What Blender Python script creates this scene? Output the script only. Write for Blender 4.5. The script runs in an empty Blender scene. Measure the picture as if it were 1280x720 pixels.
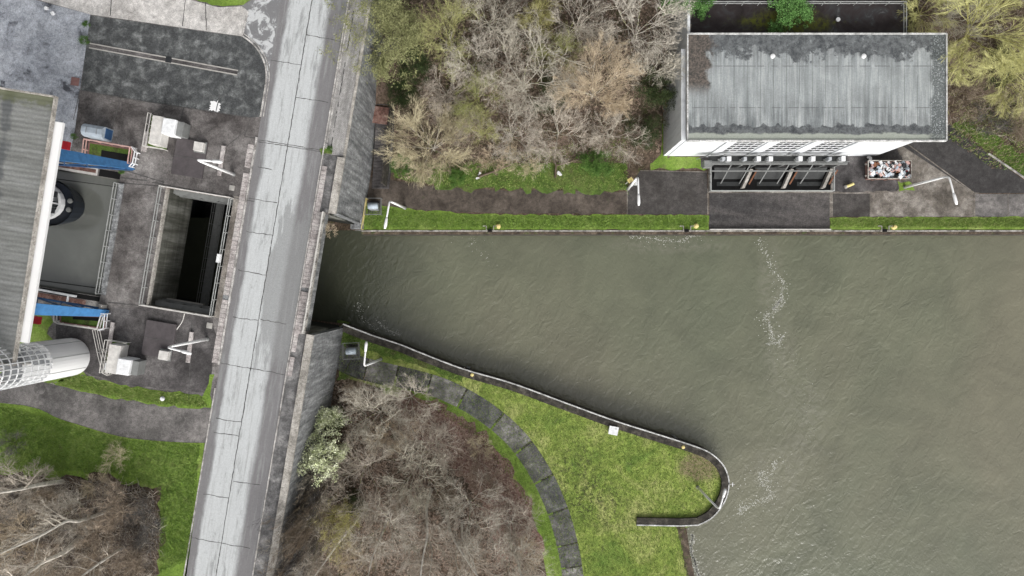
import bpy, math, random
from mathutils import Vector, Matrix
from mathutils.geometry import tessellate_polygon

S = bpy.context.scene
COL = S.collection
H = 85.3333
F = 853.333
ZU = 12.8          # upper (lock) level
ZW = -2.0          # canal water
R = random.Random(7)

def W(px, py, z=0.0):
    s = (H - z) / F
    return Vector(((px - 640) * s, (360 - py) * s, z))
def Lpx(u, v):
    k = 1 + 1 / 36.0
    return ((u - v / 6) / k, (v + u / 6) / k)
def P(u, v, z=ZU, at=None):
    """road-aligned frame measured at the upper level -> world; z only lifts"""
    x, y = Lpx(u, v)
    w = W(x, y, ZU if at is None else at)
    return Vector((w.x, w.y, z))
RD = Vector((1 / 6.0, 1.0, 0)).normalized()      # along the road
RA = Vector((RD.y, -RD.x, 0))                    # across the road, to the east
ANG = math.atan2(RA.y, RA.x)

# ------------------------------------------------------------------ materials
class G:
    def __init__(s, name, rough=0.85, spec=0.3):
        s.m = bpy.data.materials.new(name); s.m.use_nodes = True
        s.t = s.m.node_tree; s.b = s.t.nodes['Principled BSDF']
        s.b.inputs['Roughness'].default_value = rough
        s.b.inputs['Specular IOR Level'].default_value = spec
        s.co = s.n('ShaderNodeTexCoord').outputs['Object']
    def n(s, t, **k):
        nd = s.t.nodes.new(t)
        for a, b in k.items(): setattr(nd, a, b)
        return nd
    def l(s, a, b):
        if isinstance(a, (int, float)): b.default_value = a
        elif isinstance(a, (tuple, list)): b.default_value = (*a, 1) if len(a) == 3 and len(b.default_value) == 4 else a
        else: s.t.links.new(a, b)
    def vec(s, sc=(1, 1, 1), rot=0, loc=(0, 0, 0), src=None):
        m = s.n('ShaderNodeMapping'); m.vector_type = 'POINT'
        m.inputs['Scale'].default_value = sc
        m.inputs['Location'].default_value = loc
        src = src or s.co
        if rot:
            r = s.n('ShaderNodeVectorRotate', rotation_type='Z_AXIS'); s.l(src, r.inputs['Vector']); r.inputs['Angle'].default_value = rot
            src = r.outputs[0]
        s.l(src, m.inputs['Vector']); return m.outputs[0]
    def noise(s, sc, det=5, ro=.6, vec=None, dist=0):
        n = s.n('ShaderNodeTexNoise'); n.inputs['Scale'].default_value = sc; n.inputs['Detail'].default_value = det
        n.inputs['Roughness'].default_value = ro; n.inputs['Distortion'].default_value = dist
        s.l(vec or s.co, n.inputs['Vector']); return n.outputs['Fac']
    def vor(s, sc, feat='F1', vec=None, out='Distance'):
        n = s.n('ShaderNodeTexVoronoi', feature=feat); n.inputs['Scale'].default_value = sc
        s.l(vec or s.co, n.inputs['Vector']); return n.outputs[out]
    def ramp(s, f, st):
        r = s.n('ShaderNodeValToRGB'); e = r.color_ramp.elements
        while len(e) < len(st): e.new(0.5)
        for i, (p, c) in enumerate(st):
            e[i].position = p; e[i].color = (c, c, c, 1) if isinstance(c, (int, float)) else (*c, 1)
        s.l(f, r.inputs['Fac']); return r.outputs['Color']
    def mix(s, a, b, f, mode='MIX'):
        m = s.n('ShaderNodeMix', data_type='RGBA', blend_type=mode)
        s.l(f, m.inputs[0]); s.l(a, m.inputs[6]); s.l(b, m.inputs[7]); return m.outputs[2]
    def ma(s, op, a, b=0.0, c=None):
        m = s.n('ShaderNodeMath', operation=op); s.l(a, m.inputs[0]); s.l(b, m.inputs[1])
        if c is not None: s.l(c, m.inputs[2])
        return m.outputs[0]
    def ss(s, x, lo, hi):
        m = s.n('ShaderNodeMapRange', interpolation_type='SMOOTHSTEP'); s.l(x, m.inputs[0])
        if hi < lo: m.inputs[1].default_value = hi; m.inputs[2].default_value = lo; m.inputs[3].default_value = 1; m.inputs[4].default_value = 0
        else: m.inputs[1].default_value = lo; m.inputs[2].default_value = hi
        return m.outputs[0]
    def dot(s, v, off=0.0):
        m = s.n('ShaderNodeVectorMath', operation='DOT_PRODUCT'); s.l(s.co, m.inputs[0]); m.inputs[1].default_value = v
        return s.ma('SUBTRACT', m.outputs['Value'], off) if off else m.outputs['Value']
    def rand(s): return s.n('ShaderNodeObjectInfo').outputs['Random']
    def bump(s, h, st=.4, d=.05):
        b = s.n('ShaderNodeBump'); b.inputs['Strength'].default_value = st; b.inputs['Distance'].default_value = d
        s.l(h, b.inputs['Height']); s.l(b.outputs[0], s.b.inputs['Normal'])
    def col(s, c):
        s.l(c, s.b.inputs['Base Color']); return s.m

MAT = {}
def plain(name, c, rough=.6, metal=0, var=.25, sc=1.5):
    g = G(name, rough); g.b.inputs['Metallic'].default_value = metal
    n = g.noise(sc, 6, .7); dk = tuple(x * (1 - var) for x in c); lt = tuple(min(1, x * (1 + var * .5)) for x in c)
    g.col(g.ramp(n, [(.3, dk), (.65, lt)])); MAT[name] = g.m
def rugged(name, c1, c2, c3, sc=.35, fine=8, crack=None, stretch=None, thr=(.35, .5, .65), bump=.3, moss=None, spots=0):
    """weathered ground surface: three tones over large stains, fine grain, optional cracks and moss"""
    g = G(name, .9)
    v = g.vec(stretch[0], -ANG) if stretch else None
    a = g.noise(sc, 9, .62, v, .35); f = g.noise(fine, 4, .75)
    c = g.ramp(a, [(thr[0], c1), (thr[1], c2), (thr[2], c3)])
    c = g.mix(c, g.ramp(f, [(.3, .35), (.7, 1.6)]), .6, 'MULTIPLY')
    a2 = g.noise(max(1.6, sc * 4.3), 8, .8, None, .5)
    c = g.mix(c, g.ramp(a2, [(.36, .45), (.62, 1.35)]), .65, 'MULTIPLY')
    a3 = g.noise(.9, 8, .75, None, .3); c = g.mix(c, g.ramp(a3, [(.4, .6), (.55, 1.15)]), .45, 'MULTIPLY')
    if moss:
        mk = g.ss(g.noise(moss[1], 8, .7), moss[2], moss[2] + .1); c = g.mix(c, moss[0], mk)
    if crack:
        w = g.n('ShaderNodeVectorMath', operation='ADD'); nn = g.n('ShaderNodeTexNoise'); nn.inputs['Scale'].default_value = 1.2
        g.l(g.co, nn.inputs['Vector']); g.l(g.co, w.inputs[0]); g.l(nn.outputs['Color'], w.inputs[1])
        d = g.vor(crack, 'DISTANCE_TO_EDGE', w.outputs[0]); c = g.mix(c, tuple(x * .3 for x in c1), g.ma('MULTIPLY', g.ss(d, .008, .002), .5))
    if spots:
        d = g.vor(spots, 'F1'); c = g.mix(c, (.6, .6, .56), g.ss(d, .06, .04))
    g.bump(g.noise(fine * 1.5, 5, .8), bump, .05)
    MAT[name] = g.col(c)

def make_materials():
    # grasses
    def grass(name, cs, patch, pc):
        g = G(name, .95, .1)
        a = g.noise(.22, 8, .7, None, .6); f = g.noise(6, 6, .8); m = g.noise(1.3, 6, .75, None, .4)
        c = g.ramp(a, [(.33, cs[0]), (.5, cs[1]), (.68, cs[2])])
        c = g.mix(c, g.ramp(m, [(.3, .5), (.62, 1.3)]), .7, 'MULTIPLY')
        c = g.mix(c, g.ramp(f, [(.3, .45), (.68, 1.5)]), .7, 'MULTIPLY')
        c = g.mix(c, pc, g.ma('MULTIPLY', g.ss(g.noise(.5, 9, .75, None, .5), patch, patch + .14), .75))
        if name == 'bank_grass':      # bare dark specks by the path, brownish turf on the tip
            for cx, cy, rx, ry in ((8.3, -23.8, 3.4, 5.2), (11.5, -27, 3.5, 3.5)):
                sx = g.n('ShaderNodeSeparateXYZ'); g.l(g.co, sx.inputs[0])
                dd = g.ma('ADD', g.ma('POWER', g.ma('DIVIDE', g.ma('SUBTRACT', sx.outputs[0], cx), rx), 2.0), g.ma('POWER', g.ma('DIVIDE', g.ma('SUBTRACT', sx.outputs[1], cy), ry), 2.0))
                mk = g.ma('MULTIPLY', g.ss(dd, 1.6, .2), g.ss(g.noise(1.6, 8, .85, None, .6), .5, .56)); c = g.mix(c, (.055, .06, .032), g.ma('MULTIPLY', mk, .8))
            sx = g.n('ShaderNodeSeparateXYZ'); g.l(g.co, sx.inputs[0])
            dd = g.ma('ADD', g.ma('POWER', g.ma('DIVIDE', g.ma('SUBTRACT', sx.outputs[0], 23.4), 2.6), 2.0), g.ma('POWER', g.ma('DIVIDE', g.ma('ADD', sx.outputs[1], 22.3), 1.9), 2.0))
            c = g.mix(c, (.27, .21, .14), g.ma('MULTIPLY', g.ss(g.ma('ADD', dd, g.ma('MULTIPLY', g.noise(.9, 9, .8), 3.5)), 3.3, 2.1), .85))
        g.bump(g.noise(9, 5, .8), .8, .12); MAT[name] = g.col(c)
    grass('lawn_grass', [(.12, .2, .035), (.175, .27, .05), (.26, .33, .095)], .56, (.17, .155, .085))
    grass('bank_grass', [(.13, .21, .045), (.25, .32, .075), (.42, .43, .17)], .56, (.12, .125, .06))
    grass('rank_grass', [(.065, .085, .03), (.1, .17, .035), (.15, .15, .065)], .52, (.075, .06, .04))
    # woodland floor
    g = G('leaf_litter', 1, .05)
    c = g.ramp(g.noise(.3, 9, .7, None, .8), [(.3, (.055, .045, .028)), (.5, (.12, .09, .068)), (.7, (.19, .135, .115))])
    c = g.mix(c, g.ramp(g.vor(5.5, 'F1', None, 'Color'), [(0, .35), (1, 1.7)]), .75, 'MULTIPLY')
    c = g.mix(c, g.ramp(g.noise(14, 4, .8), [(.3, .4), (.7, 1.5)]), .6, 'MULTIPLY')
    c = g.mix(c, (.06, .09, .02), g.ma('MULTIPLY', g.ss(g.noise(.45, 8, .7), .58, .68), .7))
    g.bump(g.noise(10, 5, .8), 1, .15); MAT['leaf_litter'] = g.col(c)
    g = G('pink_litter', 1, .05)
    c = g.ramp(g.vor(7, 'F1', None, 'Color'), [(0, (.1, .06, .045)), (.5, (.24, .15, .125)), (1, (.36, .27, .23))])
    c = g.mix(c, g.ramp(g.noise(.8, 8, .75), [(.35, .45), (.6, 1.15)]), .8, 'MULTIPLY')
    g.bump(g.noise(12, 5, .8), 1, .1); MAT['pink_litter'] = g.col(c)
    # concretes, asphalts
    rugged('pale_yard', (.09, .095, .11), (.34, .36, .4), (.42, .44, .48), .3, 9, None, None, (.34, .41, .6))
    rugged('pale_slab', (.42, .4, .38), (.52, .5, .48), (.58, .56, .54), .3, 10)
    rugged('basin_asphalt', (.065, .068, .07), (.1, .105, .105), (.2, .207, .207), .95, 9, None, None, (.44, .53, .66))
    rugged('plateau_concrete', (.065, .058, .056), (.155, .143, .138), (.3, .285, .275), .25, 9, None, None, (.36, .5, .7))
    rugged('dark_concrete', (.045, .042, .042), (.08, .074, .074), (.16, .15, .148), .3, 9)
    rugged('path_asphalt', (.1, .095, .09), (.16, .15, .145), (.24, .225, .215), .35, 10)
    rugged('towpath', (.052, .042, .034), (.09, .074, .062), (.135, .112, .092), .4, 10, None, None, moss=((.05, .07, .02), .6, .63))
    rugged('towpath_dark', (.048, .043, .04), (.063, .058, .055), (.088, .08, .076), .4, 10, moss=((.05, .05, .02), .5, .68))
    rugged('yard_concrete', (.1, .088, .075), (.18, .16, .14), (.32, .295, .265), .4, 9, None, moss=((.07, .075, .03), .7, .62), spots=0)
    rugged('apron', (.055, .052, .052), (.085, .078, .076), (.12, .11, .105), .25, 8, stretch=((.25, 2, 1),))
    rugged('drive_asphalt', (.045, .042, .042), (.056, .053, .053), (.068, .064, .064), .2, 12)
    rugged('path_slab', (.075, .073, .073), (.13, .126, .124), (.27, .26, .25), .55, 9, None, None, (.36, .55, .75))
    rugged('coping', (.1, .095, .085), (.34, .325, .3), (.5, .485, .45), 1.2, 9)
    rugged('dark_coping', (.022, .02, .017), (.045, .04, .034), (.1, .09, .075), 1.5, 9, moss=((.05, .06, .02), 1.2, .6))
    rugged('paver', (.3, .27, .26), (.44, .4, .39), (.52, .49, .47), 1.0, 9)
    rugged('cap_stone', (.25, .235, .21), (.4, .375, .34), (.48, .455, .42), .8, 9)
    rugged('kerb_stone', (.2, .19, .18), (.45, .43, .41), (.6, .58, .56), 1.1, 9)
    rugged('side_asphalt', (.11, .108, .108), (.18, .176, .176), (.36, .35, .34), .7, 9, None, None, (.42, .55, .72))
    rugged('rust_deck', (.1, .05, .04), (.2, .11, .09), (.3, .2, .17), 1.5, 8)
    # cobbled pavement
    g = G('cobbles', .9)
    br = g.n('ShaderNodeTexBrick'); g.l(g.vec((1, 1, 1), -ANG), br.inputs['Vector'])
    br.inputs['Scale'].default_value = 2.2; br.inputs['Color1'].default_value = (.42, .41, .4, 1); br.inputs['Color2'].default_value = (.33, .32, .31, 1)
    br.inputs['Mortar'].default_value = (.17, .16, .15, 1); br.inputs['Mortar Size'].default_value = .02
    c = g.mix(br.outputs['Color'], g.ramp(g.noise(.8, 8, .75, g.vec((2.5, .4, 1), -ANG)), [(.35, .4), (.6, 1.2)]), .8, 'MULTIPLY')
    g.bump(g.noise(10, 4), .3, .05); MAT['cobbles'] = g.col(c)
    # retaining wall: streaks run down the face
    g = G('wall_concrete', .92)
    v = g.vec((1.4, 1.4, .16)); a = g.noise(1.1, 9, .78, v); b = g.noise(2.2, 9, .85)
    c = g.ramp(a, [(.32, (.07, .073, .076)), (.5, (.19, .195, .2)), (.68, (.4, .41, .41))])
    c = g.mix(c, g.ramp(b, [(.35, .35), (.65, 1.7)]), .8, 'MULTIPLY')
    g.bump(g.noise(5, 6, .8), .6, .1); MAT['wall_concrete'] = g.col(c)
    g = G('pit_concrete', .92)
    a = g.noise(.8, 9, .72, g.vec((1.2, 1.2, .12))); b = g.noise(.5, 7, .75, g.vec((.3, .3, 3)))
    c = g.ramp(a, [(.3, (.03, .032, .022)), (.48, (.1, .1, .085)), (.68, (.24, .24, .22))])
    c = g.mix(c, g.ramp(b, [(.35, .5), (.65, 1.5)]), .7, 'MULTIPLY')
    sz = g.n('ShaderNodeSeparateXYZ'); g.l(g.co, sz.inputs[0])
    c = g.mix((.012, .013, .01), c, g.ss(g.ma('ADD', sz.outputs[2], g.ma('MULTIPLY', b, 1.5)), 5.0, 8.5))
    g.bump(b, .5, .1); MAT['pit_concrete'] = g.col(c)
    # white rendered building walls
    g = G('white_wall', .7)
    a = g.noise(1.2, 8, .7, g.vec((1, 1, .15)))
    c = g.ramp(a, [(.3, (.5, .52, .54)), (.55, (.68, .7, .72)), (.7, (.74, .76, .78))]); MAT['white_wall'] = g.col(c)
    # road surface
    g = G('road_concrete', .85)
    A0 = P(390, 0).dot(RA)
    ac = g.dot(RA, A0); al = g.dot(RD)
    mp = g.n('ShaderNodeCombineXYZ'); g.l(ac, mp.inputs[0]); g.l(al, mp.inputs[1])
    vv = mp.outputs[0]
    wob = g.ma('MULTIPLY', g.ma('SUBTRACT', g.noise(.5, 7, .7, g.vec((1, .35, 1), src=vv)), .5), 1.0)
    aw = g.ma('ADD', ac, wob)
    st = g.noise(1.0, 8, .7, g.vec((3.2, .16, 1), src=vv))
    bl = g.noise(.6, 10, .74, g.vec((1.5, .28, 1), src=vv), .3)
    pale = g.mix((.44, .455, .46), (.6, .62, .625), g.noise(.8, 9, .8, g.vec((2, .3, 1), src=vv)))
    dark = g.mix((.16, .155, .16), (.23, .225, .228), g.noise(2.5, 6, .7, g.vec((1.2, .3, 1), src=vv)))
    m1 = g.ss(aw, -2.6, -2.15); m2 = g.ss(aw, 2.3, 1.6)
    mk = g.ma('MULTIPLY', m1, m2)
    c = g.mix(dark, pale, mk)
    # long wet or dirty smears, heaviest in the east lane over the bridge and in the north
    zone = g.ma('MULTIPLY', g.ss(aw, -.1, .6), g.ma('MULTIPLY', g.ss(al, -15, -7), g.ss(al, 8, -1)))
    zone = g.ma('MULTIPLY', zone, 1.45)
    n1 = g.ma('ADD', bl, g.ma('MULTIPLY', zone, .17))
    n2 = g.ma('ADD', n1, g.ma('MULTIPLY', g.ss(al, 15, 28), .05))
    c = g.mix(c, (.25, .255, .255), g.ma('MULTIPLY', g.ss(n2, .54, .64), .72))
    c = g.mix(c, (.3, .3, .3), g.ma('MULTIPLY', g.ss(st, .5, .66), .6))
    patchy = g.ss(g.noise(3.0, 7, .7, g.vec((1.2, .5, 1), src=vv)), .58, .63)
    c = g.mix(c, (.33, .335, .335), g.ma('MULTIPLY', patchy, g.ma('MULTIPLY', g.ss(ac, -2.2, -1.3), g.ma('MULTIPLY', g.ss(ac, -.3, -1.0), .6))))
    c = g.mix(c, g.ramp(g.noise(9, 6, .85), [(.3, .6), (.7, 1.25)]), .65, 'MULTIPLY')
    g.bump(g.noise(14, 4), .2, .03); MAT['road_concrete'] = g.col(c)
    g = G('junction_concrete', .85)
    a = g.noise(.75, 9, .68, None, .9)
    c = g.ramp(a, [(.46, (.19, .19, .195)), (.51, (.24, .24, .245)), (.55, (.52, .53, .535))])
    c = g.mix(c, g.ramp(g.noise(9, 4, .8), [(.25, .7), (.75, 1.2)]), .6, 'MULTIPLY'); MAT['junction_concrete'] = g.col(c)
    rugged('roof_edge', (.3, .3, .29), (.55, .55, .54), (.7, .7, .69), 1.2, 9)
    rugged('edge_soil', (.05, .038, .03), (.1, .075, .055), (.17, .135, .1), 1.5, 9, moss=((.07, .085, .03), 1.0, .55))
    plain('joint', (.095, .092, .09), .9, 0, .5, 3)
    plain('green_joint', (.08, .085, .03), .95, 0, .5, 3)
    # water
    def water(name, c1, c2, ior, waves, bst):
        g = G(name, .14, .5); g.b.inputs['IOR'].default_value = ior
        big = g.noise(.022, 5, .55, g.vec((1, .8, 1)), .5)
        c = g.ramp(big, [(.35, c1), (.65, c2)])
        c = g.mix(c, g.ramp(g.noise(.12, 6, .6, None, 1.2), [(.35, .84), (.65, 1.1)]), .85, 'MULTIPLY')
        if name == 'canal_water':     # bridge's dark reflection painted into the colour by the lock; cloudy silt plumes farther out
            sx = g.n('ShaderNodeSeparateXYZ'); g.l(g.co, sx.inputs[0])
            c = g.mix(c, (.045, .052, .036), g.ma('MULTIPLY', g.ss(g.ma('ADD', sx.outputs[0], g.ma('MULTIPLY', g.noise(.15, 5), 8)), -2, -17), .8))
            for cx, cy, rx, ry in ((34.2, -9, 2.2, 6), (37.5, -16.5, 3, 6), (34, -24, 3.2, 4.5), (33, 1, 1.6, 6), (20, 5.5, 8, 1.2)):
                dd = g.ma('ADD', g.ma('POWER', g.ma('DIVIDE', g.ma('SUBTRACT', sx.outputs[0], cx), rx), 2.0), g.ma('POWER', g.ma('DIVIDE', g.ma('SUBTRACT', sx.outputs[1], cy), ry), 2.0))
                c = g.mix(c, (.2, .195, .15), g.ma('MULTIPLY', g.ma('MULTIPLY', g.ss(dd, 1.6, 0), g.ss(g.noise(.7, 8, .75, None, 1.5), .4, .62)), .55))
        w1 = g.noise(waves, 4, .55, g.vec((1, .55, 1), .6), .9); w2 = g.noise(waves * 3.3, 3, .6, g.vec((1, .6, 1), -.5), .5)
        amp = g.ramp(g.noise(.035, 3, .5), [(.4, .4), (.62, 1)])
        hgt = g.ma('ADD', g.ma('MULTIPLY', w1, amp), g.ma('MULTIPLY', w2, .3))
        g.bump(hgt, bst, .22); MAT[name] = g.col(c)
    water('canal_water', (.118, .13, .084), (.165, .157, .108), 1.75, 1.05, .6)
    water('lock_water', (.15, .158, .14), (.175, .18, .162), 2.1, .5, .12)
    # roofs
    g = G('membrane_roof', .75)
    sx = g.n('ShaderNodeSeparateXYZ'); g.l(g.co, sx.inputs[0]); X, Y = sx.outputs[0], sx.outputs[1]   # local: x 0..28.5, y 0..11.7
    st = g.noise(1.0, 8, .72, g.vec((1.5, .12, 1))); bl = g.noise(.35, 7, .65, None, .4)
    c = g.ramp(st, [(.34, (.15, .165, .17)), (.5, (.28, .3, .305)), (.64, (.42, .44, .44))])
    c = g.mix(c, g.ramp(g.noise(1.0, 8, .8, g.vec((4.5, .14, 1))), [(.36, .55), (.55, 1.1)]), .7, 'MULTIPLY')
    c = g.mix(c, g.ramp(bl, [(.35, .72), (.65, 1.25)]), .8, 'MULTIPLY')
    mid = g.ss(g.ma('ABSOLUTE', g.ma('SUBTRACT', Y, 6.2)), 4.5, .5)
    c = g.mix(c, (.42, .45, .45), g.ma('MULTIPLY', mid, .35))
    seam = g.ma('ABSOLUTE', g.ma('SUBTRACT', g.ma('FRACT', g.ma('MULTIPLY', X, .69)), .5))
    c = g.mix(c, (.1, .11, .11), g.ma('MULTIPLY', g.ss(seam, .025, .01), g.ma('MULTIPLY', g.ss(g.noise(.8, 5, .6, g.vec((2, .3, 1))), .35, .5), .8)))
    for yy in (3.6, 8.2):
        c = g.mix(c, (.12, .125, .13), g.ma('MULTIPLY', g.ss(g.ma('ABSOLUTE', g.ma('SUBTRACT', Y, yy)), .07, .03), g.ma('MULTIPLY', g.ss(g.noise(1.2, 6), .42, .52), .7)))
    wn = g.ma('MULTIPLY', g.ma('SUBTRACT', g.noise(.45, 9, .66, None, .4), .5), 5.0)
    scal = g.ma('MULTIPLY', g.ma('ABSOLUTE', g.ma('SINE', g.ma('MULTIPLY', X, 1.9))), .38)
    top = g.ma('MULTIPLY', g.ss(g.ma('ADD', g.ma('ADD', g.ma('SUBTRACT', 11.7, Y), g.ma('MULTIPLY', wn, 1.5)), scal), 2.7, 2.2), g.ss(g.noise(.9, 8, .8), .33, .47))
    bot = g.ma('MULTIPLY', g.ss(g.ma('ADD', g.ma('ADD', Y, g.ma('MULTIPLY', wn, .45)), scal), 1.95, 1.8), g.ss(g.ma('ADD', Y, g.ma('MULTIPLY', wn, .3)), .45, .7))
    lef = g.ss(g.ma('ADD', X, g.ma('MULTIPLY', wn, 1.4)), 3.0, 1.8)
    dk = g.mix((.05, .055, .06), (.17, .18, .185), g.ss(g.noise(1.6, 9, .8), .35, .65))
    c = g.mix(c, dk, top); c = g.mix(c, dk, bot)
    pale = g.mix((.26, .29, .24), (.42, .44, .4), g.noise(2, 7, .8))
    c = g.mix(c, pale, g.ss(g.ma('ADD', Y, g.ma('MULTIPLY', wn, .25)), .85, .6))
    litter = g.mix((.045, .045, .042), (.17, .14, .12), g.ss(g.noise(4, 8, .85), .4, .6))
    c = g.mix(c, litter, g.ma('MULTIPLY', lef, g.ss(Y, 4.5, 6.5)))
    sp = g.ss(g.noise(5, 8, .85), .53, .58)
    c = g.mix(c, g.mix((.08, .09, .09), (.5, .53, .54), sp), g.ma('MULTIPLY', g.ss(g.ma('ADD', X, g.ma('MULTIPLY', wn, .4)), 26.6, 27.2), .8))
    c = g.mix(c, g.ramp(g.noise(6, 8, .85), [(.3, .5), (.7, 1.35)]), .65, 'MULTIPLY')
    g.bump(g.noise(6, 5), .2, .03); MAT['membrane_roof'] = g.col(c)
    g = G('annex_roof', .8)
    a = g.noise(.5, 8, .7, None, .7)
    c = g.ramp(a, [(.35, (.02, .015, .015)), (.52, (.04, .032, .032)), (.62, (.05, .05, .052)), (.72, (.2, .2, .2))])
    sx = g.n('ShaderNodeSeparateXYZ'); g.l(g.co, sx.inputs[0])
    d = g.ma('ABSOLUTE', g.ma('SUBTRACT', sx.outputs[0], 11.5)); d = g.ma('ADD', g.ma('MULTIPLY', d, .35), g.ma('ABSOLUTE', g.ma('SUBTRACT', sx.outputs[1], 2.0)))
    c = g.mix(c, g.mix((.05, .06, .012), (.17, .18, .02), g.noise(3, 7, .8)), g.ma('MULTIPLY', g.ss(g.ma('ADD', d, g.ma('MULTIPLY', g.noise(.6, 8, .75), 5)), 5.2, 3.6), g.ss(g.noise(1.6, 8, .85), .38, .56)))
    MAT['annex_roof'] = g.col(c)
    g = G('corrugated_roof', .7)     # local x across lock axis (ribs run along x), y along the eave
    sx = g.n('ShaderNodeSeparateXYZ'); g.l(g.co, sx.inputs[0]); X, Y = sx.outputs[0], sx.outputs[1]
    rib = g.ma('SINE', g.ma('MULTIPLY', Y, 14))
    c = g.ramp(g.noise(.8, 8, .75, g.vec((.25, 1.6, 1))), [(.3, (.13, .132, .125)), (.5, (.2, .205, .195)), (.7, (.28, .285, .28))])
    c = g.mix(c, (.32, .33, .33), g.ma('MULTIPLY', g.ss(Y, 12, 2), .3))
    c = g.mix(c, g.ramp(g.ma('MULTIPLY', g.ma('ADD', rib, 1), .5), [(0, .78), (1, 1.08)]), .5, 'MULTIPLY')
    c = g.mix(c, g.ramp(g.noise(5, 8, .85), [(.3, .5), (.7, 1.4)]), .6, 'MULTIPLY')
    spk = g.ss(g.noise(5, 8, .85), .58, .66)
    c = g.mix(c, (.5, .5, .47), g.ma('MULTIPLY', spk, g.ma('MULTIPLY', g.ss(Y, 11, 16), .45)))
    st = g.ss(g.ma('ADD', g.ma('ABSOLUTE', g.ma('ADD', X, 4.1)), g.ma('MULTIPLY', g.noise(.55, 6, .6), 3.2)), 2.3, 1.6)
    c = g.mix(c, (.07, .075, .08), g.ma('MULTIPLY', st, .75))
    ye = g.ss(g.noise(.5, 3, .5, g.vec((.5, 1.1, 1), 0, (3, 1.4, 0))), .7, .76)
    c = g.mix(c, (.45, .4, .08), g.ma('MULTIPLY', ye, g.ma('MULTIPLY', g.ss(g.ma('ABSOLUTE', g.ma('ADD', X, 1.9)), 1.2, .4), .6)))
    c = g.mix(c, (.1, .11, .05), g.ma('MULTIPLY', g.ss(g.ma('ADD', Y, g.ma('MULTIPLY', g.noise(2, 5), 2)), 24.2, 25.0), .7))
    g.bump(rib, .25, .03); MAT['corrugated_roof'] = g.col(c)
    # paints
    for a in [('white_paint', (.8, .81, .82), .45), ('offwhite_paint', (.62, .6, .57), .5), ('grey_steel', (.38, .39, .38), .5), ('dull_steel', (.2, .205, .2), .5),
              ('blue_paint', (.06, .2, .43), .55), ('dark_blue_paint', (.035, .09, .2), .5), ('red_paint', (.42, .02, .03), .5), ('pink_rail', (.62, .4, .36), .5),
              ('dark_metal', (.03, .032, .035), .4), ('hull_black', (.012, .016, .025), .35), ('grey_panel', (.26, .27, .28), .6), ('light_blue_panel', (.42, .48, .54), .5),
              ('brown_slab', (.085, .075, .078), .9), ('yellow_paint', (.72, .6, .25), .6), ('pale_concrete', (.4, .385, .36), .9), ('grating', (.045, .047, .047), .7),
              ('rust', (.2, .09, .05), .8), ('skip_paint', (.2, .12, .1), .7), ('black', (.006, .006, .006), .9), ('dark_glass', (.015, .018, .02), .2),
              ('graffiti_grey', (.42, .44, .46), .7), ('red_brown', (.22, .12, .11), .9)]:
        plain(a[0], a[1], a[2], 0, .25, 2.0)
    g = G('chalk', .6); g.col((.8, .8, .8)); MAT['chalk'] = g.m
    g = G('foam', .6)
    g.col((.52, .52, .47)); MAT['foam'] = g.m
    g = G('rubbish', .6)
    vc = g.vor(2.6, 'F1', None, 'Color'); sp = g.n('ShaderNodeSeparateColor'); g.l(vc, sp.inputs[0])
    MAT['rubbish'] = g.col(g.ramp(sp.outputs[0], [(0, (.08, .07, .1)), (.2, (.75, .73, .75)), (.45, (.5, .42, .5)), (.6, (.3, .1, .06)), (.75, (.72, .74, .78)), (.9, (.05, .07, .12))]))
    # twigs and barks (per-instance variation)
    def bark(name, cs, moss=None):
        g = G(name, .95, .05)
        c = g.ramp(g.rand(), [(i / (len(cs) - 1), x) for i, x in enumerate(cs)])
        c = g.mix(c, g.ramp(g.noise(2.2, 4, .7), [(.3, .5), (.7, 1.35)]), .8, 'MULTIPLY')
        if moss: c = g.mix(c, moss, g.ss(g.noise(1.0, 4, .6), .5, .62))
        MAT[name] = g.col(c)
    bark('grey_twig', [(.46, .43, .35), (.56, .52, .45), (.48, .44, .38)])
    bark('tan_twig', [(.56, .5, .34), (.58, .48, .35), (.52, .43, .31)])
    bark('pink_twig', [(.5, .45, .38), (.44, .39, .33), (.58, .53, .45)])
    bark('moss_twig', [(.29, .31, .12), (.38, .38, .17)])
    bark('yellow_twig', [(.56, .55, .24), (.62, .6, .3)])
    bark('dark_twig', [(.12, .115, .11), (.2, .185, .18)])
    bark('brown_twig', [(.32, .265, .2), (.38, .31, .24), (.27, .22, .17)])
    bark('under_twig', [(.12, .1, .08), (.12, .1, .08)])
    bark('under_moss', [(.1, .11, .045), (.1, .11, .045)])
    bark('grey_bark', [(.42, .39, .34), (.5, .46, .4)], (.24, .25, .12))
    bark('birch_bark', [(.75, .71, .64), (.68, .64, .57)], (.5, .47, .42))
    bark('yellow_bark', [(.34, .32, .12), (.3, .28, .12)])
    bark('brown_bark', [(.12, .095, .07), (.15, .12, .09)])
    def leaf(name, cs):
        g = G(name, .7, .2)
        c = g.ramp(g.noise(1.7, 5, .7), [(.32, cs[0]), (.5, cs[1]), (.68, cs[2])])
        c = g.mix(c, g.ramp(g.noise(8, 3, .7), [(.3, .6), (.7, 1.35)]), .8, 'MULTIPLY'); MAT[name] = g.col(c)
    leaf('olive_leaf', [(.11, .12, .05), (.24, .25, .11), (.38, .38, .2)])
    leaf('bright_leaf', [(.05, .12, .03), (.1, .22, .055), (.17, .3, .1)])
    leaf('blossom', [(.55, .64, .3), (.82, .86, .6), (.9, .91, .76)])
    leaf('shrub_leaf', [(.04, .1, .02), (.08, .17, .03), (.14, .22, .06)])
    leaf('yellow_leaf', [(.36, .34, .12), (.52, .49, .2), (.65, .6, .3)])
    leaf('grass_blade', [(.11, .19, .04), (.18, .28, .06), (.28, .37, .11)])
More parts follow.
